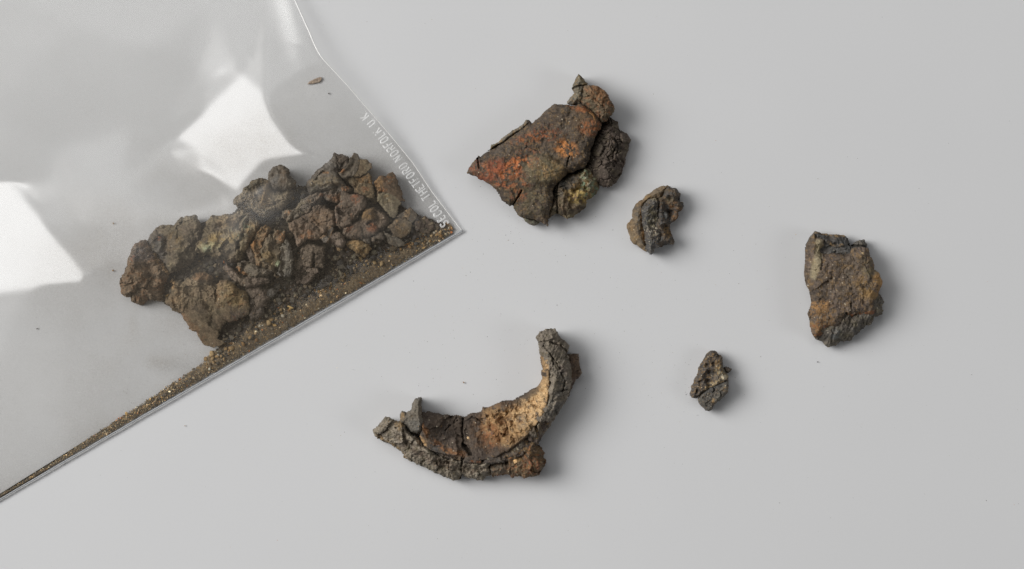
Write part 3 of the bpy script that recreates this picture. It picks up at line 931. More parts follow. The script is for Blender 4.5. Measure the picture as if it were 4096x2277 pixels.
relief('slate_ridge', [(440, 540), (480, 490), (560, 430), (640, 410), (690, 440), (722, 520), (705, 600), (712, 700), (732, 850), (758, 980), (745, 1080), (690, 1170), (640, 1195), (620, 1240), (590, 1282), (555, 1280), (520, 1240), (500, 1180), (490, 1080), (470, 1000), (450, 880), (440, 700)],
       t2, [lin(64, 66, 68), lin(56, 57, 60), lin(80, 81, 82), UMBER], f2, z0=42, th=68, R=40, p=2, edge=.25, zb=6, rag=7, step=1.6, gloss=.75,
       tex=[('fbm', 7, 36), ('facet', .3, 26), ('facet', .3, 10), ('fbm', 3, 12), ('pit', 10, 24, ('e', 590, 780, 80, 160, 0, .4)), ('grain', 5, 10, ('e', 600, 820, 90, 180, 0, .4))], raise_=[(('e', 600, 760, 70, 170, 0, .5), -15)],
       patches=[(('e', 590, 740, 80, 130, 0, .5), OLIVE, .5, 16, .9), (('e', 600, 920, 90, 80, 0, .5), PALE, .34, 10, .8), (None, BEIGE, .3, 12, .4), (('e', 620, 430, 60, 30, 0, .6), BEIGE, .6, 12, .7)], speck=1.2)
relief('slate_chip', [(735, 620), (780, 590), (830, 640), (850, 700), (835, 770), (780, 770), (740, 730)], t2, SLATES, f2, z0=40, th=36, R=14, edge=.4, zb=10, rag=2, step=1.6, gloss=.6, tex=[('fbm', 4, 14)])

# ---- 3. the upright plate on the right
t3 = T(3150, 880, 2.604)
f3 = thing('corroded_lump', 'loose lump furthest right, an upright plate with ochre stains and a pale beige streak', 'iron fragment', (3375, 1160))
relief('lower_layer', [(230, 1000), (245, 1160), (265, 1220), (290, 1255), (330, 1250), (360, 1270), (380, 1310), (420, 1328), (510, 1320), (530, 1290), (560, 1265), (630, 1270), (670, 1260), (690, 1220), (740, 1180), (800, 1135), (820, 1100), (870, 1090), (890, 1060), (910, 1015), (945, 1025), (950, 1010),
                       (985, 985), (1000, 950), (990, 900), (1010, 860), (1005, 830), (980, 800), (955, 760), (900, 700), (600, 700), (300, 800)],
       t3, [GREY, lin(80, 76, 72), SLATE, UMBER], f3, z0=4, th=96, R=70, p=1.8, edge=.22, zb=0, rag=6, tex=[('ridge', 17, 46), ('grain', 9, 18), ('stria', 10, 16, None, 20), ('fbm', 4, 10)],
       patches=[(('e', 500, 1190, 50, 60, 0, .5), lin(112, 120, 126), .6, 20, .7), (('e', 960, 900, 60, 80, 0, .5), BEIGE, .35, 16, .6), (None, OLIVE, .4, 30, .5)], raise_=[(('e', 470, 1270, 110, 60, 0, .5), -14)])
relief('broken_top', [(185, 330), (195, 250), (230, 180), (280, 120), (310, 122), (360, 135), (430, 150), (520, 142), (590, 155), (630, 195), (648, 240), (660, 260), (690, 228), (760, 200), (815, 195), (820, 235), (845, 265), (845, 310), (800, 400), (400, 420), (250, 420)],
       t3, [SLATE, lin(64, 64, 64), UMBER, lin(78, 80, 82)], f3, z0=4, th=100, R=40, edge=.35, zb=0, rag=5, tex=[('terrace', 10, 60), ('fbm', 8, 40), ('fbm', 3, 10)], gloss=.25,
       raise_=[(('p', [(330, 145), (620, 190), (650, 290), (480, 270), (390, 200)], 10), -16), (('l', [(310, 180), (420, 230), (500, 270), (560, 260)], 10), 14)],
       patches=[(('l', [(290, 130), (420, 150), (590, 160)], 10), OCHRE, .55, 14, .8), (('l', [(420, 230), (500, 270), (560, 260)], 9), OCHRE, .55, 14, .8), (('e', 770, 230, 60, 40, 0, .5), GREY, .6, 14, .8)], cracks=[([(640, 260), (700, 270), (850, 275)], 6, 34)])
relief('stained_plate', [(170, 560), (175, 490), (185, 400), (182, 320), (195, 250), (235, 180), (280, 128), (320, 180), (385, 205), (388, 268), (350, 300), (345, 325), (390, 352), (500, 345), (590, 358), (630, 345), (655, 310), (670, 290), (760, 275), (845, 290), (860, 350), (880, 390), (905, 440), (915, 510), (955, 545), (970, 575), (1000, 620), (1005, 650), (980, 720), (955, 760),
                         (940, 830), (920, 900), (935, 950), (900, 990), (840, 1000), (720, 1012), (615, 1030), (608, 1060), (560, 1090), (530, 1130), (440, 1145), (390, 1165), (370, 1200), (330, 1230), (290, 1240), (265, 1210), (250, 1170), (240, 1120), (225, 1040), (205, 980), (215, 950), (240, 895), (245, 860), (235, 800), (225, 740), (200, 690), (180, 640)],
       t3, [UMBER, lin(88, 78, 68), GREYB, PLUM], f3, z0=66, th=76, R=60, p=2.2, edge=.25, zb=30, rag=5, tilt=(-.04, -.02), tex=[('fbm', 12, 110), ('facet', .16, 56), ('facet', .2, 18), ('fbm', 4, 24), ('grain', 2, 7), ('pit', 5, 30, ('e', 880, 700, 130, 180, 0, .4))],
       raise_=[(('p', [(175, 300), (290, 140), (320, 200), (290, 400), (240, 640), (170, 600)], 18), -12), (('p', [(240, 880), (400, 860), (520, 1120), (300, 1250), (220, 1050)], 20), -8)],
       cracks=[([(608, 975), (606, 1045)], 7, 40), ([(715, 990), (690, 1015)], 5, 26), ([(655, 870), (658, 920)], 4, 14), ([(345, 310), (350, 480), (335, 520)], 5, 8)],
       patches=[(None, OCHRE, .38, 22, .5), (('p', [(300, 205), (350, 210), (385, 270), (352, 300), (348, 380), (330, 500), (275, 625), (235, 600), (240, 480), (285, 350), (292, 260)], 6), lin(146, 136, 110), .86, 26, .92), (('e', 870, 690, 150, 150, 0, .45), lin(146, 116, 68), .52, 40, .8),
                (('e', 960, 640, 60, 90, 0, .5), lin(176, 136, 84), .6, 24, .8), (('e', 340, 1010, 130, 170, 0, .4), lin(132, 98, 54), .52, 30, .8), (('e', 330, 880, 80, 40, 0, .5), lin(160, 120, 70), .5, 18, .8),
                (('l', [(620, 1010), (780, 990), (920, 970)], 12), RUST, .6, 16, .7), (('e', 320, 1150, 110, 60, 0, .5), RUST, .36, 16, .7), (('e', 850, 480, 90, 100, 0, .5), OLIVE, .6, 40, .7),
                (('e', 310, 790, 90, 60, 0, .5), DARK, .6, 26, .8), (('e', 860, 700, 120, 20, 0, .5), DARK, .5, 14, .7)], speck=1.0)
relief('beige_pebble', [(760, 350), (768, 335), (785, 330), (802, 340), (806, 358), (795, 370), (775, 370)], t3, [BEIGE, BEIGE, TAN, BEIGE], f3, z0=128, th=15, R=9, edge=.2, rag=1, step=1.4, tex=[('fbm', 2, 8)])

# ---- 4. the crescent
t4 = T(1440, 1270, 2.0457)
f4 = thing('curved_fragment', 'large crescent-shaped shell fragment with crumbly tan inside, nearest the lower edge', 'iron fragment', (1900, 1700))
relief('inner_wall', [(500, 770), (520, 775), (560, 768), (620, 790), (680, 800), (740, 805), (790, 797), (810, 805), (850, 820), (900, 790), (960, 785), (1000, 770), (1005, 740), (1060, 735), (1115, 710), (1165, 690), (1250, 682), (1300, 660), (1370, 610), (1440, 570), (1475, 540), (1490, 490), (1485, 440), (1500, 420), (1482, 380), (1478, 300),
                      (1530, 300), (1545, 450), (1545, 620), (1520, 760), (1450, 860), (1370, 960), (1280, 1040), (1200, 1090), (1100, 1140), (950, 1150), (820, 1130), (700, 1090), (600, 1030), (530, 940), (500, 850)],
       t4, [lin(78, 68, 60), DARK, UMBER, lin(84, 74, 68)], f4, grow=4.0, z0=8, th=40, R=26, edge=.5, zb=0, rag=6,
       hfun=lambda X, Y, sd, t: 112 * np.clip(1 - seg_dist(X, Y, t.all([(500, 880), (560, 1000), (700, 1100), (860, 1150), (1060, 1150), (1240, 1050), (1400, 920), (1520, 740), (1545, 500), (1535, 300)])) / 115, 0, 1) ** 1.15,
       tex=[('fbm', 9, 80), ('facet', .2, 70), ('facet', .25, 20), ('fbm', 3, 16), ('ridge', 26, 60, ('p', [(1020, 780), (1260, 700), (1440, 620), (1400, 880), (1230, 1030), (1060, 1000)], 14)), ('facet', .5, 20, ('p', [(1020, 780), (1260, 700), (1440, 620), (1400, 880), (1230, 1030), (1060, 1000)], 14)), ('grain', 13, 22, ('p', [(1000, 760), (1260, 690), (1480, 560), (1540, 400), (1550, 640), (1440, 870), (1230, 1050), (1050, 1040), (1020, 900)], 14)),
            ('pit', 15, 36, ('p', [(1030, 780), (1260, 700), (1440, 620), (1400, 880), (1230, 1030), (1060, 1000)], 14)), ('grain', 5, 9, ('p', [(1000, 760), (1260, 690), (1480, 560), (1540, 400), (1550, 640), (1440, 870), (1230, 1050), (1050, 1040), (1020, 900)], 14)),
            ('plates', 2.2, 95, ('p', [(500, 770), (1000, 780), (1030, 1120), (560, 1040)], 10)), ('stria', 5, 14, ('p', [(500, 770), (1000, 780), (1030, 1120), (560, 1040)], 10), 70)],
       cracks=[([(845, 830), (835, 920), (850, 1000), (840, 1030)], 5, 24), ([(850, 1040), (890, 1080), (905, 1110)], 11, 46), ([(790, 820), (770, 860), (800, 840)], 4, 16), ([(740, 880), (700, 920)], 4, 14), ([(800, 960), (850, 975)], 4, 14), ([(1160, 945), (1200, 955)], 6, 20), ([(960, 830), (1000, 860)], 4, 14)],
       patches=[(('p', [(1020, 760), (1120, 740), (1270, 720), (1390, 640), (1480, 560), (1500, 420), (1482, 300), (1525, 340), (1545, 640), (1450, 840), (1330, 960), (1230, 1040), (1080, 1010), (1010, 900)], 16), lin(176, 142, 96), .66, 30, .98),
                (('p', [(1240, 720), (1400, 640), (1480, 560), (1540, 500), (1545, 650), (1450, 830), (1340, 900), (1240, 840)], 16), lin(204, 172, 126), .56, 22, .9), (('p', [(1150, 690), (1260, 690), (1450, 575), (1460, 600), (1300, 730), (1150, 740)], 10), DARK, .68, 34, .85),
                (('e', 1150, 880, 200, 150, -30, .5), lin(122, 90, 58), .5, 34, .9), (('e', 1100, 940, 110, 90, 0, .5), lin(124, 84, 48), .52, 26, .8), (('l', [(520, 870), (580, 980), (700, 1070), (860, 1110)], 16), lin(140, 96, 54), .55, 26, .75), (('e', 1340, 830, 70, 50, 0, .5), GREY, .5, 18, .7), (('e', 1060, 940, 40, 120, 0, .5), RUST, .4, 20, .6)], speck=.7)
relief('granular_flank', [(110, 940), (125, 905), (165, 865), (215, 812), (245, 820), (285, 850), (345, 850), (400, 920), (450, 980), (530, 1050), (620, 1110), (760, 1150), (900, 1170), (1040, 1170), (1060, 1240), (1060, 1290), (1030, 1305), (1000, 1335), (920, 1325), (840, 1305), (815, 1320), (770, 1320), (760, 1338), (720, 1320), (640, 1290), (580, 1255), (500, 1215), (400, 1180), (370, 1150), (310, 1080), (260, 1045), (210, 1025), (160, 1005), (120, 975)],
       t4, [lin(122, 115, 104), lin(112, 103, 94), lin(100, 92, 82), lin(114, 110, 100)], f4, grow=4.0, z0=6, th=140, R=22, p=1.6, edge=.6, zb=0, rag=11, hfun=lambda X, Y, sd, t: -84 * np.clip(seg_dist(X, Y, t.all([(200, 800), (400, 900), (530, 1040), (760, 1140), (1060, 1160)])) / 92, 0, 1) ** 1.3, tex=[('facet', .42, 70), ('fbm', 18, 90), ('facet', .35, 24), ('stria', 11, 24, None, 118), ('grain', 9, 15), ('grain', 5, 8), ('pit', 14, 24, ('p', [(260, 900), (500, 1080), (800, 1200), (1040, 1230), (900, 1280), (600, 1200), (330, 1050)], 12)), ('fbm', 6, 60), ('fbm', 3, 10)],
       patches=[(('p', [(260, 900), (500, 1080), (800, 1200), (1040, 1230), (900, 1280), (600, 1200), (330, 1050)], 12), lin(92, 78, 68), .55, 30, .85), (('l', [(120, 970), (210, 1020), (300, 1070), (370, 1150)], 12), OCHRE, .5, 16, .8), (None, OLIVE, .36, 30, .5), (('e', 325, 875, 35, 40, 0, .5), OCHRE, .6, 14, .8)],
       cracks=[([(835, 1170), (830, 1210)], 6, 26), ([(815, 1320), (835, 1290)], 5, 26)])
relief('rim', [(500, 880), (520, 905), (560, 965), (620, 1020), (700, 1070), (790, 1105), (880, 1125), (960, 1130), (1060, 1125), (1150, 1130), (1180, 1180), (1080, 1195), (960, 1190), (850, 1180), (740, 1150), (640, 1115), (580, 1090), (530, 1050), (500, 980)],
       t4, [UMBER, SLATE, BROWN, DARK], f4, grow=4.0, z0=92, th=56, R=14, edge=.55, zb=20, rag=4, tex=[('stria', 8, 14, None, 115), ('fbm', 5, 30), ('fbm', 2.5, 10)],
       patches=[(('p', [(520, 900), (640, 1060), (860, 1130), (860, 1095), (700, 1050), (560, 930)], 8), lin(150, 92, 46), .55, 26, .85), (('e', 950, 1170, 50, 14, 0, .5), RUST, .42, 12, .7), (('e', 990, 1060, 40, 14, 0, .5), RUST, .6, 14, .8), (('l', [(470, 960), (520, 1040)], 14), TAN, .6, 14, .8)],
       cracks=[([(905, 1105), (850, 1130), (835, 1180)], 8, 40), ([(1000, 1130), (1005, 1185)], 6, 34), ([(560, 960), (640, 1035)], 4, 16), ([(905, 1110), (1000, 1130), (1100, 1125)], 5, 26), ([(590, 1100), (700, 1125), (800, 1150)], 4, 18)])
relief('splinter', [(335, 850), (330, 795), (345, 772), (380, 785), (425, 755), (430, 710), (455, 665), (500, 657), (502, 740), (500, 790), (515, 860), (510, 930), (470, 945), (420, 930), (380, 880)],
       t4, [GREY, SLATE, GREYB, GREY], f4, grow=4.0, z0=70, th=90, R=24, edge=.4, zb=4, rag=4, tilt=(.15, 0), tex=[('fbm', 7, 40), ('fbm', 3, 12), ('ridge', 5, 30)], patches=[(('e', 330, 810, 30, 40, 0, .5), OCHRE, .55, 14, .8)])
relief('arm_slab', [(1443, 160), (1475, 120), (1520, 97), (1590, 97), (1615, 130), (1650, 180), (1710, 235), (1700, 270), (1688, 300), (1710, 330), (1725, 420), (1730, 520), (1700, 640), (1650, 730), (1610, 800), (1560, 880), (1500, 950), (1455, 1000), (1390, 990), (1350, 930), (1430, 850), (1490, 760), (1535, 650), (1540, 540), (1520, 430), (1510, 330), (1478, 290), (1465, 230)],
       t4, [lin(118, 112, 102), lin(98, 88, 82), lin(102, 94, 84), lin(114, 110, 102)], f4, grow=4.0, z0=40, th=132, R=34, p=1.6, edge=.6, zb=0, rag=6, tilt=(-.08, 0), hfun=lambda X, Y, sd, t: -38 * np.clip(1 - seg_dist(X, Y, t.all([(1712, 240), (1735, 520), (1650, 760), (1460, 1010)])) / 60, 0, 1), tex=[('fbm', 14, 80), ('facet', .34, 54), ('facet', .3, 18), ('grain', 3.5, 9), ('stria', 12, 26, None, 20), ('fbm', 4, 12)],
       cracks=[([(1435, 850), (1440, 900), (1465, 975)], 7, 40), ([(1575, 330), (1580, 380)], 5, 18), ([(1640, 600), (1690, 590)], 4, 18), ([(1500, 230), (1550, 290), (1640, 420)], 4, 12), ([(1550, 200), (1640, 230), (1700, 290)], 5, 22), ([(1640, 450), (1680, 520), (1660, 600)], 5, 14)],
       patches=[(None, OLIVE, .34, 26, .5), (('l', [(1520, 350), (1530, 480), (1525, 640)], 10), TAN, .6, 18, .8), (('e', 1600, 700, 60, 120, 30, .5), SLATE, .6, 40, .7), (('e', 1660, 520, 40, 80, 0, .5), SLATE, .5, 20, .6), (('e', 1440, 880, 60, 60, 0, .5), BROWN, .55, 24, .7)])
relief('shoulder', [(1040, 1140), (1070, 1095), (1130, 1075), (1200, 1060), (1330, 955), (1430, 850), (1500, 760), (1570, 800), (1535, 900), (1470, 1000), (1445, 1045), (1390, 1090), (1300, 1150), (1200, 1180), (1090, 1190)], t4, [PLUM, UMBER, GREYB, DARK], f4, grow=4.0, z0=0, th=134, R=26, edge=.55, zb=0, rag=5,
       tex=[('facet', .3, 44), ('fbm', 8, 50), ('facet', .3, 15), ('fbm', 3, 10)], patches=[(None, OCHRE, .34, 22, .6), (('e', 1260, 1040, 60, 40, -40, .5), PALE, .5, 16, .8)])
relief('outer_flap', [(1690, 305), (1785, 300), (1790, 380), (1808, 460), (1790, 490), (1760, 510), (1735, 560), (1705, 640), (1690, 560), (1700, 430)], t4, [UMBER, BROWN, GREYB, PLUM], f4, grow=4.0, z0=10, th=66, R=20, edge=.45, zb=0, rag=4,
       tex=[('facet', .4, 34), ('stria', 8, 14, None, 10), ('facet', .3, 14), ('fbm', 5, 16)])
relief('rusty_knob', [(1180, 1150), (1220, 1080), (1280, 1020), (1370, 980), (1440, 1010), (1452, 1045), (1490, 1075), (1500, 1110), (1495, 1140), (1515, 1170), (1500, 1220), (1475, 1260), (1460, 1285), (1420, 1300), (1350, 1308), (1300, 1290), (1250, 1305), (1210, 1285), (1140, 1285), (1085, 1295), (1050, 1250), (1070, 1200), (1120, 1180)],
       t4, [lin(92, 76, 58), UMBER, lin(88, 80, 64), BROWN], f4, grow=4.0, z0=14, th=112, R=60, p=1.9, edge=.3, zb=0, rag=7, tex=[('fbm', 16, 70), ('facet', .4, 40), ('ridge', 8, 40), ('grain', 10, 26), ('grain', 5, 11), ('fbm', 8, 60), ('fbm', 3, 10)],
       patches=[(('e', 1360, 1120, 130, 130, 0, .5), lin(124, 98, 58), .42, 22, .7), (('e', 1400, 1210, 60, 60, 0, .5), REDR, .42, 18, .75), (('e', 1110, 1230, 60, 50, 0, .5), GREY, .6, 24, .7), (None, RUST, .3, 18, .6), (('e', 1250, 1020, 50, 40, -40, .5), PALE, .45, 14, .7)])
relief('tan_grain', [(1258, 1172), (1272, 1158), (1288, 1168), (1286, 1186), (1268, 1192)], t4, [TAN, TAN, PALE, TAN], f4, grow=4.0, z0=118, th=18, R=8, edge=.3, rag=1, step=1.3)
relief('pale_grain', [(874, 990), (884, 980), (902, 988), (898, 1000), (880, 1002)], t4, [BEIGE, TAN, PALE, TAN], f4, grow=4.0, z0=60, th=18, R=8, edge=.3, rag=1, step=1.3)

# ---- 5. the smallest lump
t5 = T(2700, 1360, 4.475)
f5 = thing('corroded_lump', 'smallest loose lump, grey slab with porous dark top and a whitish tan seam', 'iron fragment', (2845, 1525))
relief('porous_top', [(265, 965), (280, 900), (285, 830), (325, 760), (330, 710), (380, 640), (410, 560), (415, 500), (445, 430), (500, 380), (520, 310), (560, 250), (610, 200), (660, 180), (710, 187), (750, 215), (775, 260), (800, 275), (825, 275), (848, 310), (850, 370), (855, 420), (862, 500), (920, 580), (965, 640), (960, 740), (800, 820), (640, 880), (480, 980), (400, 1050), (360, 1040), (300, 1035), (270, 1000)],
       t5, [lin(84, 76, 70), SLATE, DARK, GREYB], f5, z0=4, th=72, R=26, edge=.35, zb=0, rag=4, step=1.3, tex=[('grain', 9, 13), ('grain', 5, 7), ('pit', 20, 22), ('ridge', 8, 36)],
       raise_=[(('e', 620, 640, 90, 130, 20, .5), -20)], patches=[(('l', [(540, 870), (660, 790), (760, 740), (880, 660), (930, 640)], 12), lin(190, 172, 134), .5, 12, .9), (('e', 790, 560, 90, 100, 30, .5), lin(150, 140, 112), .5, 14, .8), (None, OCHRE, .36, 10, .7), (('e', 880, 660, 60, 40, -20, .5), PALE, .66, 10, .9), (('e', 760, 420, 60, 80, 0, .5), OCHRE, .5, 12, .7)], speck=1.6)
relief('grey_slab', [(400, 1050), (450, 965), (540, 890), (620, 840), (780, 770), (940, 715), (955, 740), (965, 800), (960, 880), (950, 940), (900, 990), (840, 1060), (800, 1115), (760, 1120), (700, 1180), (660, 1250), (610, 1285), (540, 1275), (510, 1230), (470, 1200), (425, 1140)],
       t5, [GREYB, SLATE, lin(92, 94, 90), UMBER], f5, z0=14, th=68, R=18, edge=.4, zb=0, rag=3, step=1.3, tilt=(.05, -.12), tex=[('fbm', 6, 30), ('facet', .3, 22), ('grain', 3, 7), ('fbm', 2.5, 9)], cracks=[([(660, 830), (700, 885), (670, 930)], 3.5, 14)],
       patches=[(('e', 690, 1100, 50, 60, 0, .5), OCHRE, .5, 10, .8), (('e', 890, 880, 60, 40, 0, .5), OCHRE, .5, 10, .7), (('l', [(480, 950), (640, 850), (930, 725)], 9), SLATE, .8, 20, .7)], speck=1.2, gloss=.2)
relief('side_chip', [(860, 505), (900, 475), (950, 485), (1022, 515), (1010, 550), (965, 590), (940, 600), (890, 560)], t5, [UMBER, SLATE, GREYB, DARK], f5, z0=6, th=46, R=12, edge=.4, zb=0, rag=2, step=1.3, tex=[('fbm', 4, 14)])
relief('white_crystal', [(722, 942), (735, 932), (748, 945), (738, 962), (724, 956)], t5, [PALE, PALE, lin(240, 236, 224), PALE], f5, z0=72, th=14, R=5, edge=.4, rag=.5, step=1.0, gloss=.6)

# ------------------------------------------------------------------ what lies in the bag
Z3, Z4, Z5, Z6, Z7, Z8 = T(460, 840, 3.58), T(660, 1040, 3.58), T(760, 800, 3.58), T(920, 600, 3.58), T(1200, 590, 3.58), T(1140, 760, 3.58)
Z9, Z10 = T(1500, 700, 3.978), T(960, 960, 4.212)
GRP = 'corroded pieces heaped inside the clear bag'
LUMPY = [('fbm', 18, 110), ('facet', .35, 50), ('grain', 6, 26), ('facet', .35, 17), ('fbm', 5, 18), ('grain', 2.5, 8)]
PLATE = [('fbm', 10, 90), ('facet', .22, 46), ('facet', .22, 14), ('fbm', 4, 20), ('grain', 2, 7)]
LAYER = [('fbm', 9, 60), ('facet', .35, 30), ('facet', .3, 12), ('fbm', 4, 16), ('ridge', 6, 34)]
PORE = [('facet', .4, 44), ('grain', 9, 18), ('pit', 16, 28), ('ridge', 9, 40), ('grain', 4, 9)]

relief('grit_bed', [(500, 1080), (560, 980), (700, 900), (880, 880), (980, 820), (1080, 760), (1240, 740), (1330, 690), (1480, 730), (1560, 780), (1640, 850), (1740, 880), (1790, 900), (1700, 950), (1500, 1040), (1320, 1150), (1100, 1260), (960, 1340), (880, 1360), (800, 1300), (700, 1240), (600, 1180)],
       T(0, 0, 1), [DARK, UMBER, GREYB, DARK], None, z0=4, th=14, R=40, edge=.2, zb=4, rag=12, tex=[('grain', 8, 16), ('grain', 5, 9), ('fbm', 5, 60)], kind='stuff', cap=CAP, step=3)  # dark filler added so gaps in the heap don't show bright table
sand_top = [(1812, 918), (1790, 895), (1700, 930), (1620, 950), (1540, 985), (1480, 1010), (1420, 1060), (1350, 1080), (1300, 1130), (1240, 1150), (1180, 1190), (1100, 1190), (1060, 1250), (1000, 1290), (960, 1340), (900, 1370), (845, 1400), (800, 1445), (720, 1495), (620, 1552), (560, 1595), (480, 1650), (400, 1706), (300, 1780), (200, 1848), (100, 1915), (40, 1955), (-60, 2016)]
def _tail(p):
    v = (p[0] - P0[0]) * -E1[1] + (p[1] - P0[1]) * E1[0]
    u = (p[0] - P0[0]) * E1[0] + (p[1] - P0[1]) * E1[1]
    k = float(np.interp(u, [1000, 1300, 2000], [1.0, .72, .6]))
    return (P0[0] + E1[0] * u - E1[1] * v * k, P0[1] + E1[1] * u + E1[0] * v * k)


sand_top = [_tail(p) for p in sand_top]
sand_bot = [(P0[0] + E1[0] * u - 5.5, P0[1] + E1[1] * u - 9) for u in range(2230, 10, -60)]
sand_poly = sand_top + sand_bot
relief('sand_bed', sand_poly, T(0, 0, 1), [lin(126, 112, 90), UMBER, lin(138, 122, 96), GREYB], None, z0=5, th=17, R=70, edge=.1, zb=5, rag=12, tex=[('grain', 4, 7), ('fbm', 7, 40)], patches=[(None, OCHRE, .4, 9, .6), (None, DARK, .4, 16, .6)], kind='stuff', cap=CAP, step=3, speck=2.5)

